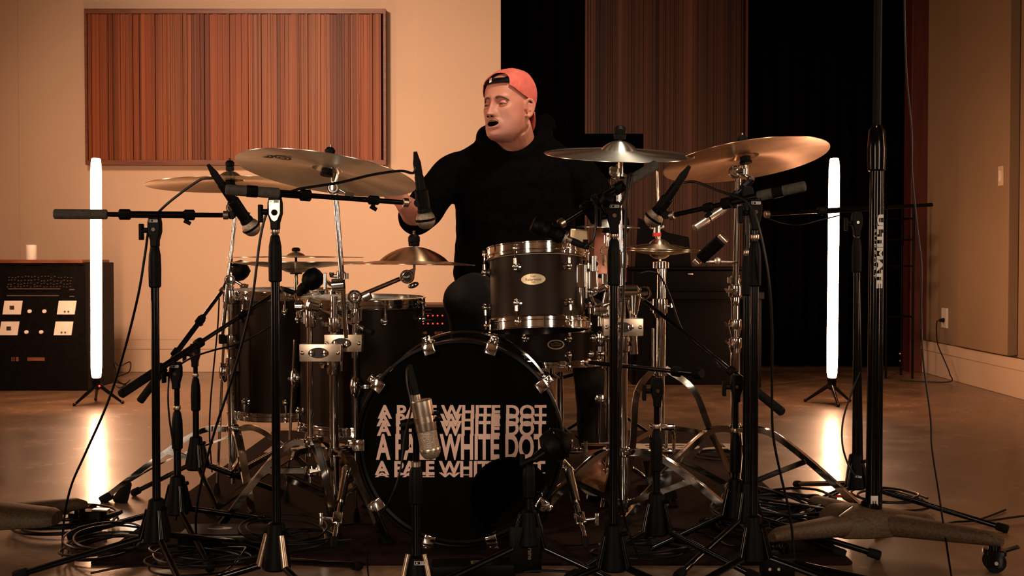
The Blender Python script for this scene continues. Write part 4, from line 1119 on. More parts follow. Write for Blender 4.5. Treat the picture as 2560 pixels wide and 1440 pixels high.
# ================================================================== CHROME HARDWARE
def collar(mb, p, ax=(0, 0, 1), r=0.016, h=0.035, wing=None):
    mb.lathe([(r * 0.8, -h / 2), (r, -h / 2 + 0.003), (r * 1.05, 0), (r, h / 2 - 0.003), (r * 0.8, h / 2)], p, ax, n=18)
    if wing is not None:
        w_ = V(wing).normalized(); q = V(p) + w_ * (r + 0.014)
        mb.tube(V(p) + w_ * r * 0.8, q, 0.0055)
        x = w_.cross(V((0, 0, 1))).normalized()
        mb.prism([(-0.022, 0.008), (-0.016, 0.011), (-0.005, 0.004), (0.005, 0.004), (0.016, 0.011), (0.022, 0.008), (0.012, -0.004), (-0.012, -0.004)], q, basis(w_, (0, 0, 1)), 0.006)
        mb.box(V(p) - w_ * (r + 0.003), (0.012, 0.012, h * 0.6))
    return mb

def tilter(mb, p, up, side=(-1, 0, 0)):
    """gear tilter with a round face, up = direction of the cymbal rod"""
    p = V(p); s = V(side).normalized()
    mb.lathe([(0.010, -0.011), (0.019, -0.009), (0.021, 0), (0.019, 0.009), (0.010, 0.011)], p, (0, 1, 0), n=20)
    mb.torus(p + V((0, -0.010, 0)), (0, 1, 0), 0.013, 0.003, n=20, m=6)
    mb.tube(p, p + V(up).normalized() * 0.045 + s * -0.012, 0.008, 0.006)
    mb.tube(p + s * -0.01, p + s * -0.045 + V((0, 0, -0.02)), 0.005)
    mb.prism([(-0.016, 0.006), (0, 0.010), (0.016, 0.006), (0.012, -0.006), (-0.012, -0.006)], p + s * -0.047 + V((0, 0, -0.022)), basis((0.3, -1, 0)), 0.008)
    return mb

def chrome_tripod(t, g, hub_z, low_z, legs, bend=0.45):
    """double braced tripod: legs arch down from hub_z; braces run from a lower ring"""
    g = V(g)
    m = MB(); collar(m, g + V((0, 0, hub_z)), r=0.020, h=0.03, wing=(0.4, -1, 0)); m.build('hub', chrome, t)
    m = MB().lathe([(0.013, -0.02), (0.022, -0.012), (0.022, 0.0), (0.013, 0.012)], g + V((0, 0, low_z)), n=18).tube(g + V((0, 0, low_z)), g + V((0, 0, low_z - 0.04)), 0.008)
    m.build('lower_ring', chrome, t)
    for a, ln in legs:
        a = math.radians(a); d = V((math.cos(a), math.sin(a), 0)); sd = V((-d.y, d.x, 0))
        e = g + d * ln + V((0, 0, 0.016)); k = g + d * ln * bend + V((0, 0, hub_z - (hub_z - 0.016) * 0.22 * 1.0))
        pts = [g + d * 0.022 + V((0, 0, hub_z)), g + d * ln * 0.25 + V((0, 0, hub_z * 0.98)), g + d * ln * 0.55 + V((0, 0, hub_z * 0.66)), e]
        m = MB().strip([p + sd * 0.010 for p in pts], 0.004, 0.018).strip([p - sd * 0.010 for p in pts], 0.004, 0.018).strip([p + V((0, 0, 0.008)) for p in pts], 0.022, 0.003)
        o = m.build('leg', chrome, t)
        MB().rbox(e + V((0, 0, -0.001)) - d * 0.004, (0.045, 0.03, 0.028), Matrix.Rotation(a, 3, 'Z') @ Matrix.Rotation(0.5, 3, 'Y'), r=0.008).build('rubber_foot', rubber, o)
        q = g + d * ln * 0.50 + V((0, 0, hub_z * 0.70))
        b0 = g + d * 0.020 + V((0, 0, low_z))
        MB().strip([b0 + sd * 0.012, q + sd * 0.012], 0.005, 0.016, smooth=0).strip([b0 - sd * 0.012, q - sd * 0.012], 0.005, 0.016, smooth=0).build('brace', chrome, t)

def toptier(t, rod_base, cym_c, normal, felt='felt', nut=True, sleeve=True, rod_top=0.045):
    n = V(normal).normalized(); c = V(cym_c)
    MB().tube(rod_base, c + n * rod_top, 0.0042, n=10).build('rod', chrome, t)
    if felt:
        MB().tube(c - n * 0.044, c - n * 0.030, 0.016, n=20).build('lower_felt', MATS[felt], t)
        MB().lathe([(0.018, -0.052), (0.019, -0.050), (0.019, -0.045), (0.014, -0.044)], c, n, n=20).build('felt_cup', blackmatte, t)
    if nut:
        MB().tube(c + n * 0.002, c + n * 0.014, 0.014, n=18).build('upper_felt', MATS[felt] if felt else feltm, t)
        MB().lathe([(0.010, 0.014), (0.015, 0.017), (0.016, 0.028), (0.010, 0.036)], c, n, n=8).build('wing_nut', blackmatte, t)

# CS1 far left
D = 4.0; g = fl(580, D)
t = thing('cymbal_stand', 'chrome boom cymbal stand at far left holding the far left cymbal', 'cymbal stand', g)
hz = P(585, 1072, D).z
MB().tube((g.x, g.y, P(580, 1185, D).z), P(578, 900, D), 0.0155, n=22).build('lower_pole', chrome, t)
MB().tube(P(578, 905, D), P(576, 690, D), 0.0125, n=20).build('middle_pole', chrome, t)
MB().tube(P(555, 840, D - .02), P(588, 545, D - .02), 0.0075, n=16).build('upper_pole', chrome, t)
MB().lathe([(0.008, -0.03), (0.012, -0.026), (0.012, 0.0), (0.007, 0.004)], P(555, 838, D - .02), (0, 0, 1), n=12).build('end_cap', rubber, t)
tilter(MB(), P(576, 700, D - .02), (0, 0, 1)).build('arm_tilter', chrome, t)
for args, kw in (((P(577, 742, D),), dict(r=0.022, h=0.05, wing=(1, -0.4, 0.2))), ((P(577, 855, D),), dict(r=0.021, h=0.05, wing=(1, -0.5, 0))), ((P(578, 915, D),), dict(r=0.019, h=0.06, wing=(-1, -0.3, 0)))):
    collar(MB(), *args, **kw).build('clamp', chrome, t)
m = MB(); tilter(m, P(580, 520, D - .02), (0, 0, 1)); m.build('tilter', chrome, t)
toptier(t, P(582, 520, D - .02), cy1.location, nrm(2, 1.5))
chrome_tripod(t, g, hz, P(580, 1180, D).z, ((187, 0.43), (15, 0.34), (-68, 0.40)))
bt = fl(292, 3.93, 0.0); b_top = P(322, 1205, 3.97)
MB().strip([P(575, 1090, 4.0), P(420, 1150, 3.98), b_top], 0.018, 0.006).build('brace', chrome, t)
MB().lathe([(0.010, 0), (0.014, 0.006), (0.024, 0.055), (0.026, 0.070), (0.020, 0.078)], b_top, bt - b_top, n=18).build('rubber_foot', rubber, t)

# CS2 left centre, holds the big cymbal and the bell arm
D = 3.55; g = fl(836, D)
t = thing('cymbal_stand', 'chrome cymbal stand left of the bass drum holding the largest pale cymbal', 'cymbal stand', g)
hz = P(836, 1130, D).z
MB().tube((g.x, g.y, 0.07), P(834, 905, D), 0.0145, n=22).build('lower_pole', chrome, t)
MB().tube(P(834, 910, D), P(836, 740, D), 0.0115, n=20).build('middle_pole', chrome, t)
MB().tube(P(866, 845, D - .03), P(838, 475, 3.50), 0.0085, n=16).build('upper_pole', chrome, t)
collar(MB(), P(834, 915, D), r=0.021, h=0.055, wing=(-1, -0.6, 0)).build('clamp', chrome, t)
collar(MB(), P(836, 812, D), r=0.019, h=0.045, wing=(-1, -0.6, 0)).build('clamp', chrome, t)
m = collar(MB(), P(852, 690, D - .03), (0.1, 0, 1), r=0.014, h=0.03, wing=(-1, -0.4, 0))
m.lathe([(0.013, -0.02), (0.020, -0.018), (0.020, 0.018), (0.013, 0.02)], P(846, 712, D - .04), (1, 0, 0.1), n=18).tube(P(828, 712, D - .04), P(812, 700, D - .06), 0.006).rbox(P(813, 703, D - .06), (0.010, 0.012, 0.050), r=0.004)
m.build('clamp', chrome, t)
m = MB(); tilter(m, P(834, 470, 3.50), (0, 0, 1)); m.build('tilter', chrome, t)
toptier(t, P(830, 455, 3.51), cy2.location, nrm(9.5, -7), rod_top=0.045)
chrome_tripod(t, g, hz, 0.10, ((158, 0.46), (60, 0.34), (-50, 0.28)))
def multi_clamp(label, px0, px1, py, D, h=0.052, bolts=(0.3, 0.62)):
    a = P(px0, py, D); b = P(px1, py, D); L_ = (b - a).length; c = (a + b) / 2
    t = thing('multi_clamp', label, 'clamp', c)
    hm_ = h / 2
    m = MB().rbox(c + V((0, 0.0, 0)), (L_, 0.012, h), r=0.002)
    m.rbox(a + V((0.010, 0.022, 0)), (0.022, 0.04, h), r=0.009).rbox(b + V((-0.010, 0.022, 0)), (0.022, 0.04, h), r=0.009)
    m.build('plate', brushed, t, bevel=0.003)
    mo = MB(); pts = [(0.030 * math.cos(2 * PI * i / 28), 0.016 * math.sin(2 * PI * i / 28)) for i in range(28)]
    mo.prism(pts, c + V((-L_ * 0.04, -0.0072, 0)), Matrix(((1, 0, 0), (0, 0, -1), (0, 1, 0))), 0.002).build('recess', darkink, t)  # raised dark oval; the recess is only dark colour
    for u in bolts:
        q = a.lerp(b, u); MB().lathe([(0.008, 0), (0.009, 0.002), (0.009, 0.012), (0.006, 0.013)], q + V((0, -0.006, 0)), (0, -1, 0), n=16).build('bolt', chrome, t)
    for q in (a + V((0.009, 0, 0)), b - V((0.009, 0, 0))):
        MB().ball(q + V((0, -0.008, 0)), (0.006, 0.004, 0.006)).build('rivet', chrome, t)
    return t
multi_clamp('upper left brushed metal clamp joining the cymbal stands by the floor toms', 811, 905, 858, 3.52)
multi_clamp('lower left brushed metal clamp on the chrome poles by the floor toms', 749, 853, 882, 3.47)

# arm with the bell cymbal
D = 3.56; g = P(886, 745, D)
t = thing('cymbal_holder', 'short chrome cymbal arm clamped by the floor tom, carrying the domed bell cymbal', 'cymbal arm', P(887, 890, D))
MB().tube(P(887, 895, D), P(889, 760, D), 0.0095, n=18).build('post', chrome, t)
collar(MB(), P(889, 790, D), r=0.014, h=0.05, wing=(-1, -1, 0)).build('clamp', chrome, t)
collar(MB(), P(887, 850, D), r=0.014, h=0.03).build('clamp', chrome, t)
m = MB(); m.lathe([(0.012, -0.02), (0.022, -0.014), (0.022, 0.014), (0.012, 0.02)], P(888, 742, D), (0, 1, 0), n=22); m.torus(P(888, 742, D - .02), (0, 1, 0), 0.014, 0.003, n=22, m=6)
m.tube(P(870, 752, D), P(858, 765, D), 0.007).rbox(P(918, 742, D), (0.022, 0.022, 0.026), basis(V((1, 0, 0.5))), r=0.004)
m.build('ratchet', chrome, t)
MB().tube(P(895, 741, D), P(1000, 697, 3.58), 0.0072, n=16).build('arm', chrome, t)
c = P(1018, 692, 3.60)
m = MB().lathe([(0.014, -0.010), (0.022, -0.008), (0.022, 0.008), (0.014, 0.010)], c, (0, 1, 0), n=26).torus(c + V((0, -0.009, 0)), (0, 1, 0), 0.018, 0.003, n=26, m=6)
m.prism([(0.004, 0.02), (0.022, 0.028), (0.026, 0.028), (0.020, -0.01), (0.010, -0.02)], c, Matrix(((1, 0, 0), (0, 0, -1), (0, 1, 0))), 0.014)
m.ball(c + V((0.020, -0.008, -0.026)), (0.018, 0.010, 0.009), Matrix.Rotation(-0.35, 3, 'Y'))
m.build('tilter', chrome, t)
MB().lathe([(0.002, 0), (0.0135, 0.0), (0.0135, 0.002)], c + V((0, -0.0125, 0)), (0, -1, 0), n=24).build('tilter_face', darkink, t)
MBx = MB(); text_mb(MBx, 'Pearl', 0.011, face_cam(c + V((0, -0.0152, 0)), 0.25), extrude=0.0002, width=0.020); MBx.build('tilter_lettering', silver, t)
toptier(t, c + V((0.022, 0, 0.02)), bl.location, nrm(0.5, -0.6), felt='felt', nut=False, rod_top=0.05)
MB().lathe([(0.013, 0.001), (0.017, 0.003), (0.018, 0.012), (0.0165, 0.014), (0.0185, 0.016), (0.0185, 0.030), (0.012, 0.038)], bl.location, (0, 0, 1), n=14).build('wing_nut', blackmatte, t)

# stacked cymbal arm on its own pole
D = 3.58; g = fl(774, D)
t = thing('cymbal_stand', 'thin chrome stand between the floor toms carrying the flat stacked cymbals', 'cymbal stand', g)
MB().tube((g.x, g.y, P(774, 1140, D).z), P(774, 770, D), 0.0095, n=18).build('lower_pole', chrome, t)
m = MB(); collar(m, P(776, 795, D), r=0.016, h=0.06, wing=(1, -0.5, 0)); m.lathe([(0.013, -0.022), (0.021, -0.016), (0.021, 0.016), (0.013, 0.022)], P(784, 764, D - .02), (1, 0.3, -0.3), n=20)
m.lathe([(0.010, -0.014), (0.016, -0.010), (0.016, 0.010), (0.010, 0.014)], P(748, 765, D - .06), (1, 0, 0), n=18).tube(P(738, 735, D), P(752, 795, D - .06), 0.004)
m.build('clamp', chrome, t)
MB().tube(P(736, 740, D + .22), P(918, 826, D - .06), 0.0070, n=14).build('boom_arm', chrome, t)
MB().tube(P(912, 823, D - .055), P(932, 832, D - .07), 0.0095).build('end_cap', rubber, t)
MB().tube(P(737, 745, 3.80), STK + V((0, 0, -0.05)), 0.005).tube(STK + V((0, 0, -0.10)), STK + V((0, 0, -0.062)), 0.008).build('rod', chrome, t)
MB().tube(STK + V((0, 0, -0.064)), STK + V((0, 0, -0.052)), 0.020).lathe([(0.008, 0.010), (0.014, 0.012), (0.014, 0.020), (0.008, 0.024)], STK, n=12).tube(STK + V((0, 0, -0.055)), STK + V((0, 0, 0.012)), 0.004).build('felt_cup', blackmatte, t)
chrome_tripod(t, g, P(774, 1105, D).z, P(774, 1150, D).z - 0.03, ((200, 0.28), (60, 0.30), (-60, 0.22)))

# CS4 holds right crash
D = 3.52; g = fl(1560, D)
t = thing('cymbal_stand', 'chrome cymbal stand behind the right boom stand, holding the pale right crash', 'cymbal stand', g)
hz = P(1560, 1130, D).z
MB().tube((g.x, g.y, 0.06), P(1556, 860, D), 0.0150, n=22).build('lower_pole', chrome, t)
MB().tube(P(1556, 865, D), P(1552, 640, D), 0.0115, n=20).build('middle_pole', chrome, t)
MB().tube(P(1552, 645, D), P(1546, 455, D), 0.0085, n=16).build('upper_pole', chrome, t)
for q_, kw in ((P(1556, 860, D), dict(r=0.021, h=0.05, wing=(1, -0.6, 0))), (P(1553, 650, D), dict(r=0.018, h=0.05, wing=(-1, -0.6, 0))), (P(1555, 735, D), dict(r=0.022, h=0.05))):
    collar(MB(), q_, **kw).build('clamp', chrome, t)
m = MB(); tilter(m, P(1538, 430, D - .03), (0.3, 0, 1), (-1, 0, 0)); m.tube(P(1538, 435, D - .03), P(1547, 458, D), 0.007); m.rbox(P(1551, 422, D - .05), (0.016, 0.014, 0.05), r=0.005); m.build('tilter', chrome, t)
toptier(t, P(1551, 420, D - .06), cy5.location, nrm(-10.5, -1.2), felt='felt', nut=False, rod_top=0.02)
n_ = nrm(-10.5, -1.2)
MB().lathe([(0.012, 0.003), (0.0165, 0.006), (0.0185, 0.018), (0.0165, 0.022), (0.019, 0.026), (0.0185, 0.036), (0.010, 0.044)], cy5.location, n_, n=12).build('wing_nut', blackmatte, t)
chrome_tripod(t, g, hz, 0.09, ((205, 0.36), (-22, 0.42), (95, 0.34)))
# ratchet arm and right clamp
t = multi_clamp('right brushed metal clamp below the rack tom, bolted to the chrome poles', 1508, 1608, 818, 3.46, bolts=(0.42, 0.68))
t = thing('tom_holder', 'chrome ratchet tom arm right of the rack tom', 'drum hardware', P(1582, 880, 3.5))
m = MB().tube(P(1585, 885, 3.5), P(1582, 770, 3.5), 0.012, n=18).lathe([(0.013, -0.03), (0.019, 0.0), (0.024, 0.03), (0.020, 0.034)], P(1583, 762, 3.5), n=16)
m.build('post', chrome, t)
m = MB().lathe([(0.014, -0.030), (0.024, -0.026), (0.024, 0.020), (0.014, 0.028)], P(1575, 732, 3.5), (1, 0, 0), n=22).tube(P(1598, 735, 3.5), P(1620, 733, 3.5), 0.006).torus(P(1612, 733, 3.5), (0.5, 0.85, 0), 0.019, 0.003, n=20, m=6)
m.build('ratchet', chrome, t)
m = MB().rbox(P(1502, 775, 3.5), (0.05, 0.03, 0.03), r=0.006).rbox(P(1512, 700, 3.5), (0.022, 0.022, 0.04), r=0.005).rbox(P(1504, 720, 3.47), (0.034, 0.012, 0.018), Matrix.Rotation(-0.5, 3, 'Y'), r=0.004).rbox(P(1512, 745, 3.46), (0.012, 0.012, 0.035), Matrix.Rotation(0.2, 3, 'Y'), r=0.004).ball(P(1512, 786, 3.5), 0.016).tube(P(1490, 768, 3.5), P(1580, 740, 3.52), 0.008).tube(P(1500, 790, 3.5), P(1500, 815, 3.5), 0.008)
m.build('ball_joint', chrome, t)
m = MB().ball(P(1499, 845, 3.46), (0.011, 0.008, 0.022)).tube(P(1478, 848, 3.48), P(1530, 848, 3.5), 0.005).ball(P(1484, 845, 3.48), (0.012, 0.012, 0.012)).lathe([(0.012, -0.008), (0.014, 0.008)], P(1499, 872, 3.48), n=14).ball(P(1476, 885, 3.5), 0.010)
m.build('wing_bolt', chrome, t)

# CS5 right
D = 3.72; g = fl(1840, D)
t = thing('cymbal_stand', 'chrome cymbal stand at right with three wing clamps, holding the copper-toned crash', 'cymbal stand', g)
hz = P(1828, 1072, D).z
MB().tube((g.x, g.y, 0.08), P(1838, 880, D), 0.0150, n=22).build('lower_pole', chrome, t)
MB().tube(P(1838, 885, D), P(1838, 720, D), 0.0115, n=20).build('middle_pole', chrome, t)
MB().tube(P(1838, 735, D), P(1846, 445, 3.62), 0.0095, n=18).build('upper_pole', chrome, t)
m = MB()
collar(m, P(1838, 728, D), (0, 0, 1), 0.021, 0.04, wing=(-0.7, -1, 0)); m.tube(P(1838, 740, D), P(1838, 700, D), 0.012); collar(m, P(1838, 700, D), (0, 0, 1), 0.015, 0.03, wing=(1, 0, 0))
m.lathe([(0.011, 0), (0.016, 0.035), (0.012, 0.045)], P(1838, 768, D), n=16)
m.build('clamp', chrome, t)
for py in (812, 858):
    m = collar(MB(), P(1838, py, D), (0, 0, 1), 0.020, 0.035, wing=(-0.8, -1, 0)); m.lathe([(0.012, 0), (0.020, 0.035)], P(1838, py + 34, D), n=16)
    m.build('clamp', chrome, t)
m = MB(); tilter(m, P(1838, 430, 3.60), (0.5, 0, 1), (-1, 0, 0)); m.rbox(P(1863, 425, 3.58), (0.016, 0.016, 0.03), r=0.004); m.tube(P(1838, 432, 3.60), P(1864, 424, 3.58), 0.009); m.build('tilter', chrome, t)
toptier(t, P(1862, 420, 3.56), cy6.location, nrm(10, 6.5), rod_top=0.045)
MB().tube(P(1862, 420, 3.57), P(1861, 398, 3.56), 0.008).build('rod_sleeve', chrome, t)
MB().rbox(P(1876, 688, 3.7), (0.034, 0.006, 0.034), r=0.003).build('memory_lock', brushed, t)
chrome_tripod(t, g, hz, 0.10, ((200, 0.40), (-28, 0.46), (75, 0.34)))

# CS6: splash stand pole (thin) behind
g = fl(1522, 4.02)
t = thing('cymbal_stand', 'thin chrome post behind the right boom stand holding the small splash cymbal', 'cymbal stand', g)
MB().tube((g.x, g.y, 0.03), P(1520, 560, 4.0), 0.008, n=14).build('pole', chrome, t)
m = MB().torus(P(1513, 628, 3.85), (0, 1, 0), 0.014, 0.003, n=22, m=6).rbox(P(1514, 598, 3.85), (0.012, 0.012, 0.028), r=0.003).prism([(-0.006, 0.016), (0.006, 0.016), (0.010, -0.02), (-0.008, -0.016)], P(1511, 652, 3.85), Matrix(((1, 0, 0), (0, 0, -1), (0, 1, 0))), 0.01)
m.tube(P(1514, 590, 3.86), P(1520, 590, 4.0), 0.004)
m.build('clamp', chrome, t)
for a in (20, 140, 260):
    a = math.radians(a); d = V((math.cos(a), math.sin(a), 0))
    MB().tube(g + V((0, 0, 0.16)), g + d * 0.22 + V((0, 0, 0.01)), 0.007).build('leg', chrome, t)
toptier(t, P(1520, 560, 4.0), sp.location, nrm(-1.5, -1), felt='felt', nut=False)

# hi-hat stand
D = 4.1; g = fl(1650, D)
t = thing('hi_hat_stand', 'chrome hi-hat stand with arched legs and red felt clutch, right of the bass drum', 'hi-hat stand', g)
MB().tube(P(1650, 1075, D), P(1654, 665, D), 0.0155, n=22).build('lower_pole', chrome, t)
MB().tube(P(1632, 925, D), P(1632, 820, D), 0.004, n=10).build('side_rod', chrome, t)
MB().tube(P(1651, 668, D), P(1643, 427, D), 0.0042, n=12).build('pull_rod', chrome, t)
m = MB().rbox(P(1642, 572, D), (0.024, 0.02, 0.042), r=0.005).tube(P(1642, 572, D), P(1658, 567, D), 0.005).ball(P(1658, 567, D), 0.006).tube(P(1642, 590, D), P(1646, 598, D), 0.008).ball(P(1630, 568, D), 0.008)
m.build('clutch', chrome, t)
MB().tube(P(1642, 591, D), P(1642, 582, D), 0.0155, n=20).build('clutch_felt', redfelt, t)
m = MB(); m.lathe([(0.020, 0), (0.028, 0.003), (0.028, 0.024), (0.020, 0.027)], P(1652, 672, D), n=22); m.build('hat_seat', chrome, t)
m = collar(MB(), P(1650, 765, D), r=0.026, h=0.055, wing=(1, -0.3, 0)); m.lathe([(0.016, 0), (0.024, 0.03)], P(1650, 795, D), n=20); m.build('clamp', chrome, t)
collar(MB(), P(1650, 930, D), r=0.024, h=0.03).build('leg_collar', chrome, t)
m = MB()
for dx in (-0.022, 0.022): m.tube(P(1650, 1060, D) + V((dx, 0, 0)), P(1650, 1205, D) + V((dx, 0, 0)), 0.006)
m.sweep([P(1628, 1130, D), P(1628, 1085, D), P(1640, 1072, D), P(1672, 1072, D), P(1684, 1085, D), P(1684, 1130, D)], 0.006)
m.rbox(P(1655, 1068, D), (0.09, 0.03, 0.018), r=0.004).rbox(P(1665, 1128, D), (0.05, 0.03, 0.016), r=0.004)
m.build('pedal_frame', chrome, t)
MB().rbox(g + V((-0.02, -0.16, 0.075)), (0.09, 0.28, 0.008), Matrix.Rotation(0.30, 3, 'X'), r=0.01).build('foot_board', blackmetal, t)
MB().rbox(g + V((-0.02, -0.10, 0.010)), (0.10, 0.36, 0.008), r=0.01).build('base_plate', blackmetal, t)
e1 = P(1800, 1110, D + 0.1); e1.z = 0.02
def hleg(label_pts, name='leg'):
    m = MB().strip(label_pts, 0.020, 0.004, up=(0, 1, 0)); o = m.build(name, chrome, t)
    return o
for s, ex, ey in ((1, 1848, 0.05), (-1, 1560, -0.25)):
    hub = P(1650, 925, D)
    end = fl(ex, D + ey); end.z = 0.02
    k1 = hub.lerp(end, 0.25) + V((s * 0.05, 0, 0.03)); k2 = hub.lerp(end, 0.6) + V((s * 0.02, 0, 0.01))
    for off in (-0.012, 0.012):
        pass
    o = MB().strip([hub + V((s * 0.02, 0, 0.005)), k1, k2, end], 0.022, 0.010, up=(0, 1, 0)).build('leg', chrome, t)
    MB().rbox(end, (0.04, 0.03, 0.03), r=0.008).build('rubber_foot', rubber, o)
    MB().strip([P(1655, 1066, D), hub.lerp(end, 0.55) + V((s * 0.02, 0, 0))], 0.016, 0.006, up=(0, 1, 0), smooth=0).build('brace', chrome, t)
end = g + V((0.02, 0.33, 0.02)); hub = P(1650, 925, D)
MB().strip([hub, hub.lerp(end, 0.4) + V((0, 0.05, 0.03)), end], 0.022, 0.006, up=(1, 0, 0)).build('leg', chrome, t)

# small percussion block under the splash
c = P(1447, 596, 4.05)
t = thing('percussion_block', 'dull gold block-shaped percussion piece under the small splash cymbal', 'percussion', c)
MB().prism([(-0.030, 0.034), (0.030, 0.030), (0.034, -0.030), (-0.034, -0.034)], c, Matrix(((1, 0, 0), (0, 0, -1), (0, 1, 0))), 0.05).build('shell', badge, t, bevel=0.005)
MB().rbox(c + V((0.022, -0.024, -0.012)), (0.018, 0.012, 0.016), r=0.003).build('pad', rubber, t)
MB().tube(c + V((0.03, 0.0, -0.02)), P(1520, 640, 4.02), 0.005).build('mount_rod', chrome, t)

# bass pedal behind the bass drum and its drive shaft
g = V((P(1180, 1200, 3.95).x, 3.9, 0.008))
def pedal(label, g, yaw=0.0):
    t = thing('bass_pedal', label, 'pedal', g)
    R_ = Matrix.Rotation(yaw, 3, 'Z')
    MB().rbox(g + R_ @ V((0, 0.06, 0.006)), (0.09, 0.34, 0.010), R_, r=0.01).build('base_plate', blackmetal, t)
    MB().rbox(g + R_ @ V((0, 0.07, 0.065)), (0.085, 0.28, 0.008), R_ @ Matrix.Rotation(-0.25, 3, 'X'), r=0.01).build('foot_board', chrome, t)
    m = MB()
    for dx in (-0.045, 0.045): m.tube(g + R_ @ V((dx, -0.06, 0.01)), g + R_ @ V((dx, -0.06, 0.20)), 0.008)
    m.tube(g + R_ @ V((-0.06, -0.06, 0.19)), g + R_ @ V((0.06, -0.06, 0.19)), 0.007)
    m.build('frame', chrome, t)
    MB().tube(g + R_ @ V((0, -0.06, 0.19)), g + R_ @ V((0, -0.11, 0.34)), 0.004).lathe([(0.01, -0.02), (0.02, -0.016), (0.02, 0.016), (0.01, 0.02)], g + R_ @ V((0, -0.115, 0.35)), (0, 1, 0), n=16).build('beater', chrome, t)
    return t
pedal('chrome bass pedal behind the bass drum under the drummer\'s foot', g)
pedal('left chrome pedal with foot board under the tan shoe', V((P(1492, 1200, 4.05).x, 4.02, 0.008)))
t = thing('drive_shaft', 'thin chrome drive shaft beside the bass drum at right', 'pedal hardware', P(1440, 1130, 3.85))
MB().tube(P(1412, 1130, 3.9), P(1455, 1130, 3.9), 0.006).ball(P(1420, 1118, 3.88), 0.012).ball(P(1440, 1122, 3.88), 0.007).ball(P(1450, 1122, 3.88), 0.006).build('shaft', chrome, t)

# throne
g = fl(1275, 4.3)
t = thing('drum_throne', 'black round drum throne under the drummer', 'stool', g)
MB().lathe([(0.05, 0.52), (0.17, 0.525), (0.18, 0.545), (0.18, 0.575), (0.165, 0.60), (0.05, 0.606), (0.001, 0.606)], g, n=40).build('seat', blackmatte, t)
MB().tube(g + V((0, 0, 0.12)), g + V((0, 0, 0.53)), 0.016).build('pole', chrome, t)
for a in (30, 150, 270):
    a = math.radians(a); d = V((math.cos(a), math.sin(a), 0))
    MB().tube(g + V((0, 0, 0.30)), g + d * 0.28 + V((0, 0, 0.012)), 0.011).build('leg', chrome, t)
# ================================================================== DRUMMER
skin = principled('skin', (0.62, 0.27, 0.19), 0.5, 0, 0.35)
def skin_nodes():
    N, L, b = nodes(skin)
    tc = N.new('ShaderNodeTexCoord')
    n1 = N.new('ShaderNodeTexNoise'); n1.inputs['Scale'].default_value = 16; n1.inputs['Detail'].default_value = 4
    n2 = N.new('ShaderNodeTexNoise'); n2.inputs['Scale'].default_value = 260; n2.inputs['Detail'].default_value = 3
    cr = N.new('ShaderNodeValToRGB')
    cr.color_ramp.elements[0].position = 0.3; cr.color_ramp.elements[0].color = (0.40, 0.145, 0.10, 1)
    cr.color_ramp.elements[1].position = 0.7; cr.color_ramp.elements[1].color = (0.50, 0.225, 0.16, 1)
    bp = N.new('ShaderNodeBump'); bp.inputs['Strength'].default_value = 0.25; bp.inputs['Distance'].default_value = 0.0008
    L.new(tc.outputs['Object'], n1.inputs['Vector']); L.new(tc.outputs['Object'], n2.inputs['Vector'])
    L.new(n1.outputs['Fac'], cr.inputs[0]); L.new(cr.outputs[0], b.inputs['Base Color'])
    L.new(n2.outputs['Fac'], bp.inputs['Height']); L.new(bp.outputs[0], b.inputs['Normal'])
    # beard shadow on the lower face
    gm = N.new('ShaderNodeVectorMath'); gm.operation = 'DISTANCE'; cpos = (P(1243, 325, 3.95) - fl(1280, 4.2)); gm.inputs[1].default_value = cpos
    L.new(tc.outputs['Object'], gm.inputs[0])
    r2 = N.new('ShaderNodeMapRange'); r2.inputs['From Min'].default_value = 0.045; r2.inputs['From Max'].default_value = 0.085; r2.inputs['To Min'].default_value = 0.45; r2.inputs['To Max'].default_value = 0.0
    L.new(gm.outputs['Value'], r2.inputs['Value'])
    mc = N.new('ShaderNodeMix'); mc.data_type = 'RGBA'; mc.inputs[7].default_value = (0.28, 0.15, 0.12, 1)
    L.new(r2.outputs[0], mc.inputs[0]); L.new(cr.outputs[0], mc.inputs[6]); L.new(mc.outputs[2], b.inputs['Base Color'])
    b.inputs['Subsurface Weight'].default_value = 0.08
    b.inputs['Subsurface Radius'].default_value = (0.01, 0.004, 0.002)
skin_nodes()
hood = principled('hoodie_fleece', (0.008, 0.007, 0.008), 0.95, 0, 0.02)
noise_color(hood, (0.0010, 0.0008, 0.0009), (0.0022, 0.0018, 0.0018), 60, bump=0.4, bdist=0.002)
jean = principled('dark_denim', (0.030, 0.026, 0.024), 0.9, 0, 0.15)
noise_color(jean, (0.004, 0.0035, 0.004), (0.05, 0.036, 0.027), 5, lo=0.45, hi=0.85, bump=0.3, bdist=0.002)
capm = principled('coral_cotton', (0.72, 0.12, 0.085), 0.85, 0, 0.2)
noise_color(capm, (0.50, 0.10, 0.08), (0.61, 0.145, 0.115), 30, bump=0.3, bdist=0.001)
browm = principled('brow_hair', (0.05, 0.022, 0.014), 0.8)
noise_color(browm, (0.03, 0.012, 0.008), (0.11, 0.05, 0.032), 350)
lipm = principled('lips', (0.50, 0.17, 0.13), 0.4)
noise_color(lipm, (0.44, 0.17, 0.125), (0.50, 0.20, 0.15), 60)
mouthm = principled('mouth_inside', (0.006, 0.002, 0.002), 1.0, 0, 0.0)
noise_color(mouthm, (0.002, 0.001, 0.001), (0.004, 0.0015, 0.0015), 60)
eyem = principled('eye_white', (0.55, 0.45, 0.38), 0.25)
noise_color(eyem, (0.16, 0.10, 0.08), (0.22, 0.15, 0.12), 60)
shoem = principled('tan_suede', (0.42, 0.22, 0.10), 0.85, 0, 0.2)
noise_color(shoem, (0.36, 0.18, 0.08), (0.48, 0.27, 0.13), 40, bump=0.2, bdist=0.001)

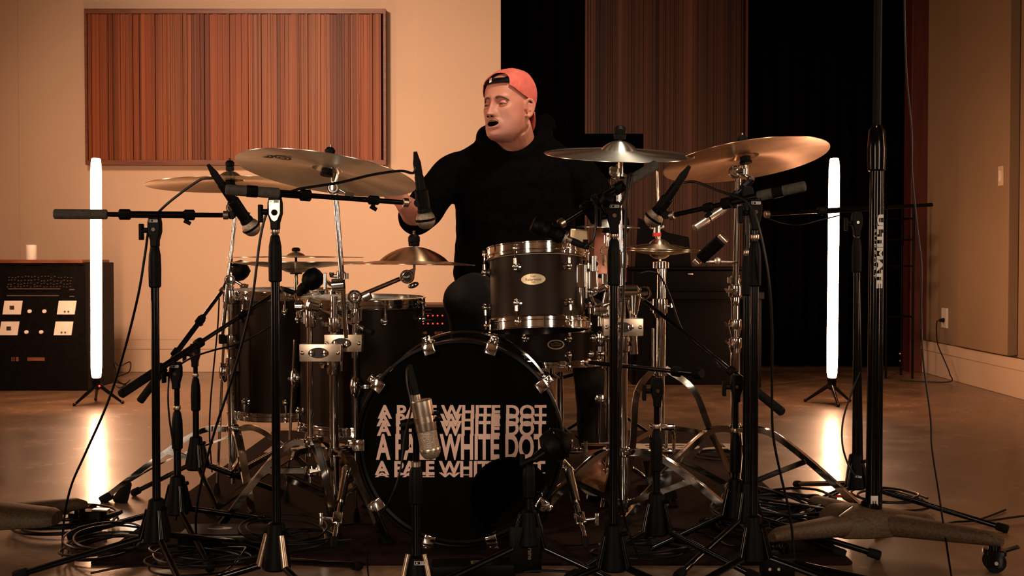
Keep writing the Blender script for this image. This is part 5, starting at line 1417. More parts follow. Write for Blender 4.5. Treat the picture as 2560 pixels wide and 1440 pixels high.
PROF = [(-0.123, 0.000, -0.052, -0.040), (-0.120, 0.020, -0.072, -0.015), (-0.112, 0.036, -0.084, 0.000), (-0.098, 0.049, -0.089, 0.018), (-0.075, 0.060, -0.089, 0.045),
        (-0.05, 0.067, -0.088, 0.052), (-0.02, 0.071, -0.088, 0.068), (0.01, 0.0735, -0.088, 0.077), (0.04, 0.0735, -0.087, 0.079), (0.065, 0.069, -0.078, 0.073), (0.088, 0.057, -0.058, 0.060),
        (0.104, 0.040, -0.034, 0.056), (0.112, 0.022, -0.012, 0.034), (0.1155, 0.0, 0.010, 0.011)]
def prof_at(z):
    for i in range(len(PROF) - 1):
        if z <= PROF[i + 1][0] or i == len(PROF) - 2:
            a = PROF[max(i - 1, 0)]; b = PROF[i]; c = PROF[i + 1]; d = PROF[min(i + 2, len(PROF) - 1)]
            u = max(0, min(1, (z - b[0]) / (c[0] - b[0])))
            out = []
            for k in (1, 2, 3):
                m0 = (c[k] - a[k]) / (c[0] - a[0]) * (c[0] - b[0]) if i > 0 else (c[k] - b[k]) * 1.6
                m1 = (d[k] - b[k]) / (d[0] - b[0]) * (c[0] - b[0]) if i < len(PROF) - 2 else (c[k] - b[k]) * 1.6
                u2 = u * u; u3 = u2 * u
                out.append((2 * u3 - 3 * u2 + 1) * b[k] + (u3 - 2 * u2 + u) * m0 + (-2 * u3 + 3 * u2) * c[k] + (u3 - u2) * m1)
            return max(out[0], 0), out[1], out[2]
def gs(x, s): return math.exp(-(x / s) ** 2)
def head_pt(t, z, off=0.0, feat=True):
    """t = 0 at the face (-y), growing towards +x"""
    wx, yf, yb = prof_at(z)
    cy = (yf + yb) / 2 + 0.006; s, c = math.sin(t), math.cos(t)
    ex = 0.86
    sx = abs(s) ** ex * (1 if s > 0 else -1); cx = abs(c) ** ex * (1 if c > 0 else -1)
    x = (wx + off) * sx
    y = cy - (cy - yf + off) * cx if c > 0 else cy - (yb - cy + off) * cx
    if feat and c > -0.1:
        f = max(0.0, min(1.0, (c + 0.1) * 1.6)); ax = abs(x); d = 0.0
        d += 0.0080 * gs(ax - 0.027, 0.024) * gs(z - 0.013, 0.008)          # brow ridge
        d += 0.003 * gs(x, 0.016) * gs(z - 0.016, 0.010)
        d -= 0.0165 * gs(ax - 0.031, 0.017) * gs(z + 0.006, 0.012)           # eye sockets
        d -= 0.004 * gs(ax - 0.015, 0.006) * gs(z + 0.006, 0.012)
        # nose: bridge to tip
        if -0.060 < z < 0.03:
            u = (0.012 - z) / 0.058
            hgt = (0.007 + 0.024 * max(0, min(1, u)) ** 1.15) if u > 0 else 0.006 * math.exp(-((z - 0.012) / 0.010) ** 2)
            wdt = 0.0085 + 0.0055 * max(0, min(1, u)) ** 2
            fall = 1.0 if z > -0.046 else math.exp(-((z + 0.046) / 0.0065) ** 2)
            d += hgt * fall * math.exp(-(ax / wdt) ** 2)
        d += 0.009 * gs(ax - 0.0135, 0.0058) * gs(z + 0.043, 0.0075)          # nostril wings
        d += 0.006 * gs(ax - 0.047, 0.020) * gs(z + 0.022, 0.018)           # cheekbones
        d -= 0.004 * gs(ax - 0.044, 0.014) * gs(z + 0.060, 0.018)           # hollow cheeks
        d -= 0.0030 * gs(ax - 0.028 - 0.25 * (-0.05 - z), 0.004) * gs(z + 0.058, 0.018)  # smile folds
        d += 0.007 * gs(x, 0.030) * gs(z + 0.072, 0.018)                    # muzzle
        mo = (x / 0.0225) ** 2 + ((z + 0.0715) / 0.0125) ** 2
        d += 0.0045 * math.exp(-((math.sqrt(mo) - 1.25) / 0.32) ** 2)         # lips
        if mo < 1.3: d -= 0.024 * min(1.0, (1.3 - mo) / 0.6)
        d -= 0.004 * gs(x, 0.020) * gs(z + 0.092, 0.006)
        d += 0.008 * gs(x, 0.020) * gs(z + 0.108, 0.012)                    # chin
        y -= d * f
    # temples
    x -= 0.0035 * gs(z - 0.02, 0.02) * (1 if x > 0 else -1) * gs(abs(t) - 1.1, 0.35)
    return V((x, y, z))

HS = 1.07
HM = Matrix.Translation(P(1273, 267, 4.02)) @ Matrix.Rotation(math.radians(-35), 4, 'Z') @ Matrix.Rotation(math.radians(-5), 4, 'X') @ Matrix.Rotation(math.radians(-2), 4, 'Y') @ Matrix.Diagonal((HS * 0.95, HS, HS, 1))

root = thing('person', 'person in a black hoodie, dark jeans and backwards coral cap, drumming while looking aside', 'person', fl(1280, 4.2))
body = MB()
# head surface
rings = []
NZ, NT = 120, 160
for i in range(NZ + 1):
    u = i / NZ; z = -0.123 + (0.1155 + 0.123) * (0.5 - 0.5 * math.cos(PI * u)) if False else -0.1228 + 0.2381 * u
    ring = []
    for j in range(NT):
        q = 2 * PI * j / NT
        t = q - 0.45 * math.sin(q)     # denser at the face
        ring.append(HM @ head_pt(t, z))
    rings.append(ring)
body.ringstack(rings)
# ears
R3 = HM.to_3x3().normalized()
for sx in (-1, 1):
    c_ = V((sx * 0.075, 0.000, -0.012))
    ER = R3 @ Matrix.Rotation(sx * math.radians(-22), 3, 'Z') @ Matrix.Rotation(math.radians(10), 3, 'X')
    o_ = HM @ c_
    def ep(y, z, x=0): return o_ + ER @ (V((sx * x * 0.8, y * 0.86, z * 0.88)) * HS)
    body.sweep([ep(-0.010, -0.006, 0.002), ep(-0.008, 0.014, 0.004), ep(0.002, 0.029, 0.008), ep(0.016, 0.027, 0.012), ep(0.023, 0.012, 0.014), ep(0.019, -0.008, 0.012), ep(0.010, -0.023, 0.008), ep(0.000, -0.031, 0.004), ep(-0.007, -0.024, 0.001)], lambda t: 0.0050 if t < 0.75 else 0.0065, n=8)
    body.ball(ep(0.006, 0.002, 0.001), (0.005, 0.015, 0.022), ER, n=14, m=10)
    body.sweep([ep(0.012, 0.016, 0.008), ep(0.013, 0.0, 0.009), ep(0.005, -0.012, 0.007)], 0.0032, n=6)
# neck
n0 = HM @ V((0.0, 0.020, -0.055)); n1 = P(1293, 385, 4.15)
body.sweep([n0, n0.lerp(n1, 0.5) + V((0.0, 0.0, 0)), n1], lambda t: 0.063 + 0.012 * t, n=24)
body.ball(HM @ V((0, -0.040, -0.100)), (0.040, 0.042, 0.022), R3)
# torso under the clothes
def oval_stack(mb, rows, n=28):
    rr = []
    for z, cx, cy, rx, ry in rows:
        rr.append([V((cx + rx * math.cos(2 * PI * j / n), cy + ry * math.sin(2 * PI * j / n), z)) for j in range(n)])
    mb.ringstack(rr)
oval_stack(body, [(0.63, 0.0, 4.26, 0.15, 0.11), (0.8, 0.005, 4.22, 0.15, 0.10), (1.0, 0.01, 4.18, 0.16, 0.10), (1.14, 0.012, 4.15, 0.18, 0.09), (1.20, 0.012, 4.14, 0.14, 0.075), (1.24, 0.013, 4.14, 0.07, 0.06)])
SL, SR = V((-0.195, 4.13, 1.140)), V((0.225, 4.13, 1.140))
EL, ER_ = P(1046, 540, 4.02), P(1528, 556, 4.12)
WL, WR = P(1005, 503, 3.83), P(1502, 640, 4.0)
def limb(mb, pts, r, n=18): mb.sweep(pts, r, n=n)
limb(body, [SL, EL], lambda t: 0.052 - 0.008 * t); limb(body, [SR, ER_], lambda t: 0.052 - 0.008 * t)
limb(body, [EL, EL.lerp(WL, 0.4) + V((0, 0, -0.004)), WL], lambda t: 0.047 if t < 0.35 else 0.047 - 0.033 * (t - 0.35))
limb(body, [ER_, ER_.lerp(WR, 0.4), WR], lambda t: 0.046 if t < 0.35 else 0.046 - 0.032 * (t - 0.35))
# hands closed on sticks
def hand(mb, wrist, xdir, ydir, s=1.0, mir=1):
    x = V(xdir).normalized(); y = (V(ydir) - x * V(ydir).dot(x)).normalized(); z = x.cross(y) * mir
    W = V(wrist)
    def q(a, b, c): return W + (x * a + y * b + z * c) * s
    # palm
    mb.ringstack([[q(a, wy * math.cos(2 * PI * j / 16), 0.004 + wz * math.sin(2 * PI * j / 16)) for j in range(16)] for a, wy, wz in ((-0.02, 0.026, 0.020), (0.01, 0.030, 0.019), (0.045, 0.040, 0.017), (0.075, 0.041, 0.014), (0.090, 0.038, 0.010))])
    for i, (yo, ln) in enumerate(((-0.031, 0.90), (-0.010, 1.0), (0.011, 0.95), (0.030, 0.78))):
        pts = [q(0.075, yo, 0.006), q(0.098 + 0.004 * ln, yo, 0.002), q(0.112 * (0.9 + 0.1 * ln), yo, -0.020), q(0.098, yo * 0.98, -0.042 * ln), q(0.076, yo * 0.95, -0.044 * ln), q(0.066, yo * 0.93, -0.034 * ln)]
        mb.sweep(pts, lambda t: 0.0098 - 0.0022 * t, n=10, smooth=4)
    mb.sweep([q(0.025, -0.026, -0.006), q(0.048, -0.048, -0.016), q(0.072, -0.050, -0.030), q(0.092, -0.038, -0.036)], lambda t: 0.0135 - 0.0035 * t, n=10, smooth=4)
    return q(0.088, 0, -0.022), y, x, z
gl, yl, _, _ = hand(body, WL, V((-0.36, -0.05, 0.42)), V((-0.6, 0.2, -0.5)), mir=-1)
gr, yr, _, _ = hand(body, WR, V((-0.10, -0.45, -0.75)), V((-0.75, -0.45, -0.1)), mir=-1)
# legs under the clothes, ankles and feet
HL, HR = V((-0.09, 4.24, 0.69)), V((0.11, 4.24, 0.69))
KL, KR = P(1166, 752, 3.88), P(1466, 800, 3.90)
AL, AR = V((P(1180, 0, 3.98).x, 4.03, 0.15)), P(1482, 1118, 4.02)
AR.z = 0.165
for h, k, a in ((HL, KL, AL), (HR, KR, AR)):
    limb(body, [h, k], lambda t: 0.068 - 0.018 * t); limb(body, [k, k.lerp(a, 0.4) + V((0, 0.01, 0)), a], lambda t: 0.05 - 0.014 * t)
    limb(body, [a, a + V((0.0, -0.02, -0.05)), a + V((0.0, -0.14, -0.075))], lambda t: 0.034 - 0.012 * t)
bo = body.build('body', skin, root)
md = bo.modifiers.new('remesh', 'REMESH'); md.mode = 'VOXEL'; md.voxel_size = 0.0026; md.use_smooth_shade = True
md = bo.modifiers.new('smooth', 'SMOOTH'); md.factor = 0.5; md.iterations = 2
def bake(o):
    dg = bpy.context.evaluated_depsgraph_get(); bpy.context.view_layer.update()
    me = bpy.data.meshes.new_from_object(o.evaluated_get(dg))
    o.modifiers.clear(); old = o.data; o.data = me; bpy.data.meshes.remove(old); me.shade_smooth()
bake(bo)

# sticks
for nm, g_, yv, lab in ((0, gl, V((-0.97, 0.16, -0.02)), 'wooden drumstick in the raised hand behind the big left cymbal'), (1, gr, V((-0.78, -0.50, -0.12)), 'wooden drumstick in the lowered hand over the snare drum')):
    yv = yv.normalized(); a = g_ - yv * 0.09; b = g_ + yv * 0.27
    o = MB().lathe([(0.002, 0), (0.0068, 0.004), (0.0072, 0.25), (0.0045, 0.335), (0.0058, 0.348), (0.004, 0.358), (0.001, 0.36)], a, yv, n=14).build('drumstick', stickwood, loc=a)
    tag(o, lab, 'drumstick')

# face details
def hp(t, z, off): return HM @ head_pt(t, z, off)
def surf(x, z, off=0.0):
    """point on the face at local x, z"""
    lo, hi = 0.0, 1.3
    for _ in range(24):
        m_ = (lo + hi) / 2
        if head_pt(m_, z).x < abs(x): lo = m_
        else: hi = m_
    p = head_pt(lo, z); p.y -= off
    if x < 0: p.x = -p.x
    return HM @ p
for sx in (-1, 1):
    ec = V((sx * 0.031, -0.0715, -0.0085)); er = 0.0122
    def sph(r, az, el, yaw=0.0):
        a = math.radians(az + yaw); e = math.radians(el)
        return HM @ (ec + V((math.sin(a) * math.cos(e), -math.cos(a) * math.cos(e), math.sin(e))) * r)
    MB().ball(HM @ ec, er * HS * 0.98, R3, n=24, m=16).build('eye', eyem, root)
    m_ = MB()
    rr_ = [[sph(er * 1.02, th * math.cos(q) - 8, th * math.sin(q) - 4) for q in [2 * PI * i / 20 for i in range(20)]] for th in (29, 20, 10, 1)]
    m_.ringstack(rr_).build('iris', browm, root)
    for nm_, e0, e1 in (('upper_eyelid', 5, 75), ('lower_eyelid', -62, -21)):
        gv = []; NA, NE = 18, 8
        for ie in range(NE + 1):
            for ia in range(NA + 1):
                az = -78 + 156 * ia / NA; el = e0 + (e1 - e0) * ie / NE
                c_ = math.cos(math.radians(az * 1.05))
                if nm_[0] == 'u': el = el - (1 - c_) * 14 * (1 - ie / NE)
                else: el = el + (1 - c_) * 12 * (ie / NE)
                gv.append(sph(er * 1.13, az, el))
        m_ = MB().add(gv, [(ie * (NA + 1) + ia, ie * (NA + 1) + ia + 1, (ie + 1) * (NA + 1) + ia + 1, (ie + 1) * (NA + 1) + ia) for ie in range(NE) for ia in range(NA)])
        lo_ = m_.build(nm_, skin, root); md = lo_.modifiers.new('solid', 'SOLIDIFY'); md.thickness = 0.0016; md.offset = -1
    MB().ball(HM @ V((sx * 0.0078, -0.1045, -0.0515)), (0.0036, 0.0052, 0.0022), R3, n=14, m=8).build('nostril', mouthm, root)
    pts = [surf(sx * 0.013, 0.0105, -0.0028), surf(sx * 0.024, 0.0130, -0.0028), surf(sx * 0.037, 0.0105, -0.0030), surf(sx * 0.049, 0.002, -0.0026)]
    MB().sweep(pts, lambda t: 0.0048 * (1 - 0.45 * t) , n=10).build('eyebrow', browm, root)
    MB().sweep([sph(er * 1.15, az, 3 - (1 - math.cos(math.radians(az * 1.05))) * 14) for az in (-60, -30, 0, 30, 60)], 0.0008, n=6).build('lash_line', browm, root)
MB().ball(HM @ V((0, -0.0850, -0.0715)), (0.0225 * HS, 0.008, 0.0120 * HS), R3, n=28, m=14).build('mouth', mouthm, root)
lp = MB()
pts = []
for i in range(30):
    a = 2 * PI * i / 30
    pts.append(HM @ V((0.0236 * math.cos(a), -0.0950 + 0.0045 * abs(math.cos(a)) ** 2 * 2.2, -0.0715 + 0.0132 * math.sin(a) * (1 - 0.15 * math.cos(a) ** 2))))
lp.sweep(pts, 0.0024, n=8, closed=True, smooth=0).build('lips', lipm, root)
MB().sweep([HM @ V((-0.013, -0.0885, -0.0640)), HM @ V((0, -0.0925, -0.0635)), HM @ V((0.013, -0.0885, -0.0640))], 0.0028, n=8).build('teeth', eyem, root)

# cap worn backwards
def cap_edge(t):
    a = abs(((t + PI) % (2 * PI)) - PI)
    return -0.014 + 0.074 * ((1 + math.cos(a * 0.97)) / 2) ** 1.4
    pts = [(0, 0.060), (0.5, 0.058), (0.9, 0.044), (1.3, 0.022), (1.7, 0.006), (2.2, -0.010), (PI, -0.014)]
    for i in range(len(pts) - 1):
        if a <= pts[i + 1][0]:
            u = (a - pts[i][0]) / (pts[i + 1][0] - pts[i][0]); u = u * u * (3 - 2 * u) * 0.5 + u * 0.5
            return pts[i][1] * (1 - u) + pts[i + 1][1] * u
    return pts[-1][1]
def cap_pt(t, v, off=0.0065):
    z0 = cap_edge(t)
    q = v
    z = z0 + (0.1155 - z0) * math.sin(q * PI / 2) ** 0.9 if False else z0 + (0.1153 - z0) * (1 - (1 - q) ** 1.6)
    p = head_pt(t, min(z, 0.1153), off, feat=False)
    p.z += 0.010 * (q ** 1.5) + 0.0
    bul = 0.007 * math.sin(min(1, q * 1.15) * PI)
    p.x += bul * math.sin(t); p.y -= bul * math.cos(t) * 0.6
    # panel seams and light creases
    p += V((math.sin(t), -math.cos(t), 0.3)) * (-0.0012 * gs(math.sin(3 * t), 0.12) + 0.0010 * math.sin(9 * t + 7 * q))
    return p
NTc, NVc = 320, 64
vs = []; fs = []
def hole(t, v):
    a = abs(((t + PI) % (2 * PI)) - PI)
    z = cap_edge(t) + (0.1153 - cap_edge(t)) * (1 - (1 - v) ** 1.6)
    return (a / 0.66) ** 2 + (max(0, z - 0.058) / 0.036) ** 2 < 1.0
for i in range(NVc + 1):
    for j in range(NTc):
        vs.append(HM @ cap_pt(2 * PI * j / NTc, i / NVc))
for i in range(NVc):
    for j in range(NTc):
        k = (j + 1) % NTc
        if hole(2 * PI * (j + 0.5) / NTc, (i + 0.5) / NVc): continue
        fs.append((i * NTc + j, i * NTc + k, (i + 1) * NTc + k, (i + 1) * NTc + j))
cp = MB().add(vs, fs).build('cap', capm, root)
bm_ = bmesh.new(); bm_.from_mesh(cp.data); bm_.faces.ensure_lookup_table()
seen = set(); isl = []
for f_ in bm_.faces:
    if f_.index in seen: continue
    st_ = [f_]; seen.add(f_.index); grp = []
    while st_:
        q_ = st_.pop(); grp.append(q_)
        for e_ in q_.edges:
            for g_2 in e_.link_faces:
                if g_2.index not in seen: seen.add(g_2.index); st_.append(g_2)
    isl.append(grp)
isl.sort(key=len)
bmesh.ops.delete(bm_, geom=[f_ for g_2 in isl[:-1] for f_ in g_2], context='FACES')
bm_.to_mesh(cp.data); bm_.free()
md = cp.modifiers.new('solid', 'SOLIDIFY'); md.thickness = 0.0018; md.offset = 1
md = cp.modifiers.new('smooth', 'SMOOTH'); md.iterations = 5
# adjusting strap and plastic corners
st = []
for zc, o_ in ((0.0585, 0.0085), (0.0755, 0.0095)):
    st.append([HM @ (head_pt(t, zc, o_, feat=False)) for t in [(-0.64 + 1.28 * i / 16) for i in range(17)]])
m_ = MB(); m_.add(st[0] + st[1], [(i, i + 1, 18 + i, 17 + i) for i in range(16)])
so = m_.build('cap_strap', blackmatte, cp); md = so.modifiers.new('solid', 'SOLIDIFY'); md.thickness = 0.0025; md.offset = 1
bk = MB(); bk.rbox(HM @ (head_pt(-0.12, 0.069, 0.0135, feat=False)), (0.009, 0.003, 0.018), R3, r=0.001).build('strap_buckle', silver, cp)
m_ = MB()
for s_ in (-1, 1):
    tri = [(0.70, 0.058), (0.42, 0.078), (0.62, 0.094), (0.74, 0.085)]
    m_.add([HM @ head_pt(s_ * a, z, 0.0095, feat=False) for a, z in tri], [(0, 1, 2, 3)])
m_.build('cap_lining', blackmatte, cp)
# peak of the cap, at the back of the head
pk = [[], []]
for u in range(13):
    a = PI + (-0.85 + 1.7 * u / 12)
    e0 = head_pt(a, -0.012, 0.012, feat=False)
    w_ = math.cos((u / 12 - 0.5) * PI) ** 0.6 if 0 < u < 12 else 0.0
    pk[0].append(HM @ e0); pk[1].append(HM @ (e0 + V((0, 0.018 * w_, -0.062 * w_))))
m_ = MB(); m_.add(pk[0] + pk[1], [(i, i + 1, 14 + i, 13 + i) for i in range(12)])
po = m_.build('cap_peak', capm, cp); md = po.modifiers.new('solid', 'SOLIDIFY'); md.thickness = 0.003
MB().ball(HM @ V((0, 0.012, 0.1275)), (0.007, 0.007, 0.003), R3).build('cap_button', capm, cp)

# hoodie
h = MB()
oval_stack(h, [(0.655, 0.005, 4.20, 0.205, 0.165), (0.69, 0.005, 4.19, 0.215, 0.175), (0.78, 0.005, 4.19, 0.220, 0.170), (0.90, 0.010, 4.17, 0.214, 0.155), (1.02, 0.012, 4.15, 0.222, 0.150), (1.10, 0.014, 4.14, 0.228, 0.140), (1.15, 0.014, 4.13, 0.215, 0.122), (1.195, 0.014, 4.13, 0.170, 0.102), (1.222, 0.014, 4.135, 0.110, 0.085)], n=36)
h.sweep([SL + V((0.05, 0, 0.005)), SL, SL.lerp(EL, 0.5) + V((-0.015, 0.0, -0.005)), EL, EL.lerp(WL, 0.22)], lambda t: 0.076 if t < 0.2 else 0.082 - 0.024 * t, n=24)
h.sweep([SR + V((-0.05, 0, 0.005)), SR, SR.lerp(ER_, 0.5) + V((0.01, 0, 0)), ER_, ER_.lerp(WR, 0.15)], lambda t: 0.076 if t < 0.2 else 0.082 - 0.026 * t, n=24)
h.sweep([V((-0.045, 4.14, 1.235)), V((-0.12, 4.135, 1.185)), SL + V((0.01, 0, 0.005))], lambda t: 0.062 + 0.008 * t, n=20)
h.sweep([V((0.075, 4.14, 1.235)), V((0.15, 4.135, 1.185)), SR + V((-0.01, 0, 0.005))], lambda t: 0.062 + 0.008 * t, n=20)
# hood bunched round the neck
nb = V((P(1288, 0, 4.13).x, 4.13, 0))
hp_ = []
for px, py, D, r_ in ((1275, 392, 4.03, .015), (1240, 376, 4.03, .019), (1212, 352, 4.08, .024), (1214, 336, 4.17, .033), (1260, 335, 4.235, .042), (1310, 333, 4.245, .044), (1352, 336, 4.20, .040), (1356, 350, 4.13, .030), (1334, 368, 4.06, .022), (1306, 384, 4.03, .016)):
    hp_.append((P(px, py, D), r_))
rr = [r_ for _, r_ in hp_]
def rfun(t):
    q = (t * len(rr)) % len(rr); i = int(q); u = q - i
    return rr[i] * (1 - u) + rr[(i + 1) % len(rr)] * u
h.sweep([p for p, _ in hp_], rfun, n=14, closed=True)
h.sweep([P(1330, 330, 4.22), P(1362, 306, 4.22), P(1376, 330, 4.20)], 0.028, n=12)
ho = h.build('hoodie', hood, root)
md = ho.modifiers.new('remesh', 'REMESH'); md.mode = 'VOXEL'; md.voxel_size = 0.007; md.use_smooth_shade = True
md = ho.modifiers.new('smooth', 'SMOOTH'); md.factor = 0.6; md.iterations = 6
bake(ho)
for v in ho.data.vertices:      # soft folds
    p = v.co
    n_ = noise.noise(p * 9.0) * 0.010 + noise.noise(V((p.x * 5, p.y * 5, p.z * 22))) * 0.006
    v.co += v.normal * n_
# open the neck: push hoodie cloth below the collar line away from the skin
ho.data.update()
# jeans
j = MB()
oval_stack(j, [(0.60, 0.01, 4.26, 0.17, 0.15), (0.66, 0.01, 4.26, 0.20, 0.16), (0.74, 0.01, 4.25, 0.19, 0.15)])
for h_, k, a in ((HL, KL, AL), (HR, KR, AR)):
    j.sweep([h_, h_.lerp(k, 0.5) + V((0, 0, 0.01)), k], lambda t: 0.098 - 0.022 * t, n=22)
    hem = a + V((0, 0, 0.02))
    j.ball(k, 0.079)
    j.sweep([k, k.lerp(hem, 0.3) + V((0, 0.015, 0)), hem], lambda t: 0.075 - 0.025 * min(1, t * 1.4), n=22)
jo = j.build('jeans', jean, root)
md = jo.modifiers.new('remesh', 'REMESH'); md.mode = 'VOXEL'; md.voxel_size = 0.007; md.use_smooth_shade = True
md = jo.modifiers.new('smooth', 'SMOOTH'); md.factor = 0.6; md.iterations = 4
bake(jo)
for v in jo.data.vertices:
    v.co += v.normal * (noise.noise(v.co * 14) * 0.005)
for lab, a in (('shoe', AL), ('shoe', AR)):
    m_ = MB(); rr_ = []
    for y_, w_, h_, zb in ((0.055, 0.030, 0.030, 0.0), (0.04, 0.038, 0.062, 0), (0.0, 0.040, 0.075, 0), (-0.06, 0.042, 0.058, 0), (-0.13, 0.048, 0.045, 0), (-0.18, 0.044, 0.036, 0), (-0.205, 0.030, 0.024, 0)):
        c0 = a + V((0, y_, -0.115))
        rr_.append([c0 + V((w_ * math.cos(2 * PI * i / 18), 0, max(0.0, h_ * 0.5 + h_ * 0.5 * math.sin(2 * PI * i / 18)) + 0.012)) for i in range(18)])
    so = m_.ringstack(rr_).build('shoe', shoem, root)
    m_ = MB(); pl = [(0.046 * math.cos(t) * (1 - 0.12 * (math.sin(t) > 0)), -0.075 + 0.135 * math.sin(t)) for t in [2 * PI * i / 26 for i in range(26)]]
    m_.prism(pl, a + V((0, 0, -0.108)), Matrix.Identity(3), 0.018).build('sole', whitep, so)
    m_ = MB()
    for q_ in range(4): m_.tube(a + V((-0.02, -0.05 - q_ * 0.022, -0.046 - q_ * 0.006)), a + V((0.02, -0.05 - q_ * 0.022, -0.046 - q_ * 0.006)), 0.0025, n=6)
    m_.build('laces', whitep, so)
# ================================================================== BACKGROUND THINGS
M3 = Matrix(((1, 0, 0), (0, 0, -1), (0, 1, 0)))
# studio rack at left
D = 7.3
x0 = P(-70, 0, D).x; x1 = P(208, 0, D).x; zt = P(0, 656, D).z
t = thing('rack_console', 'black studio rack at the far left with rows of knobs and four pale meter plates', 'equipment rack', ((x0 + x1) / 2, D + 0.25, 0))
MB().box(((x0 + x1) / 2, D + 0.27, zt / 2), (x1 - x0, 0.5, zt)).build('cabinet', blackmatte, t, bevel=0.006)
MB().box(((x0 + x1) / 2 + 0.01, D + 0.24, zt + 0.006), (x1 - x0 - 0.06, 0.5, 0.022)).build('wood_top', walnut, t, bevel=0.003)
def plane_poly(name, mat, px, D_, parent, dep=0.006):
    m = MB(); ps = [P(x, y, D_) for x, y in px]
    rr = [[p + V((0, d, 0)) for p in ps] for d in (0, dep)]
    return m.ringstack(rr).build(name, mat, parent)
for i, (dx, y) in enumerate(((0, 752), (-8, 804))):
    for k, (xa, xb) in enumerate(((6, 56), (142, 191))):
        o = plane_poly('meter_plate', whitep, ((xa + dx, y + 34), (xb + dx - 5, y + 34), (xb + dx, y), (xa + dx + 5, y)), D + 0.012, t)
        m = MB()
        if k == 0: m.box(P(xa + dx + 24, y + 17, D + 0.009), (0.026, 0.003, 0.024))
        else:
            m.tube(P(xa + dx + 20, y + 27, D + 0.006), P(xa + dx + 20, y + 27, D + 0.011), 0.006).tube(P(xa + dx + 29, y + 27, D + 0.006), P(xa + dx + 29, y + 27, D + 0.011), 0.006)
        m.build('meter_marks', darkink, o)
    for xk in (75, 112):
        MB().lathe([(0.012, 0), (0.012, 0.014), (0.009, 0.018)], P(xk + dx, y + 26, D + 0.018), (0, -1, 0), n=18).build('knob', whitep, t)
m = MB(); rng = random.Random(5)
for r_, y in enumerate((692, 701, 709, 716)):
    for k in range(20):
        x = 24 + k * 8.2 - r_ * 1.0 + rng.uniform(-1, 1)
        m.lathe([(0.0042, 0), (0.0042, 0.012), (0.003, 0.014)], P(x, y + rng.uniform(-2, 2), D + 0.018), (0, -1, 0), n=8)
o = m.build('small_knobs', brushed, t); o['kind'] = 'stuff'
for y in (722, 739):
    MB().box(P(86 - (y - 722) * .2, y, D + 0.016), (0.33, 0.008, 0.006)).box(P(180, y + 2, D + 0.016), (0.03, 0.008, 0.008)).build('patch_strip', brushed, t)
m = MB()
for xa, w_ in ((30, .006), (35, .006), (43, .016)): m.box(P(xa, 898, D + 0.016), (w_, 0.004, 0.026))
m.build('drawer_label', walnut, t); MB().box(P(90, 898, D + 0.016), (0.11, 0.004, 0.022)).build('lower_plate', walnut, t)
o = MB().lathe([(0.030, 0), (0.034, 0.003), (0.034, 0.098), (0.030, 0.102)], P(78, 654, D + 0.1) + V((0, 0, 0.006)), n=28).build('speaker_puck', whitep, loc=P(78, 654, D + 0.1))
tag(o, 'small pale cylindrical device standing on the black studio rack', 'device')
MB().ball(P(76, 652, D + 0.06), 0.004).build('indicator', greenled, o)
# small amplifier behind the drummer
D = 5.6
zt = P(0, 768, D).z; xa = P(1030, 0, D).x; xb = P(1150, 0, D).x
t = thing('amplifier', 'small black amplifier with wood top and tiny red lights, behind the floor tom', 'amplifier', ((xa + xb) / 2, D + 0.15, 0))
MB().box(((xa + xb) / 2, D + 0.15, zt / 2), (xb - xa, 0.3, zt)).build('cabinet', blackmatte, t, bevel=0.005)
MB().box(((xa + xb) / 2, D + 0.15, zt + 0.006), (xb - xa + 0.01, 0.3, 0.014)).build('wood_top', walnut, t, bevel=0.002)
m = MB()
for y in (789, 809):
    for x in (1058, 1070, 1082, 1094, 1106): m.ball(P(x, y, D - 0.003), 0.004, n=8, m=6)
m.build('indicator_lights', redled, t)
m = MB()
for y in (775, 783, 800):
    m.box(P(1070, y, D - 0.002), (0.035, 0.003, 0.003))
for x in (1056, 1064, 1090, 1098, 1104): m.lathe([(0.008, 0), (0.008, 0.012)], P(x, 832, D - 0.003), (0, -1, 0), n=12)
m.build('controls', walnut, t)
# music stand
D = 5.2
c = P(1520, 390, D)
t = thing('music_stand', 'black music stand desk behind the right crash cymbal', 'music stand', fl(1520, D + 0.05))
MB().rbox(c, (0.32, 0.006, 0.21), Matrix.Rotation(-0.25, 3, 'X'), r=0.002).rbox(c + V((0, -0.03, -0.10)), (0.32, 0.05, 0.006), r=0.002).build('desk', curtm, t)
MB().tube(fl(1520, D + 0.05, 0.16), c, 0.011).build('pole', blackmetal, t)
for a in (30, 150, 270):
    a = math.radians(a); d = V((math.cos(a), math.sin(a), 0)); b = fl(1520, D + 0.05)
    MB().tube(b + V((0, 0, 0.17)), b + d * 0.26 + V((0, 0, 0.01)), 0.007).build('leg', blackmetal, t)
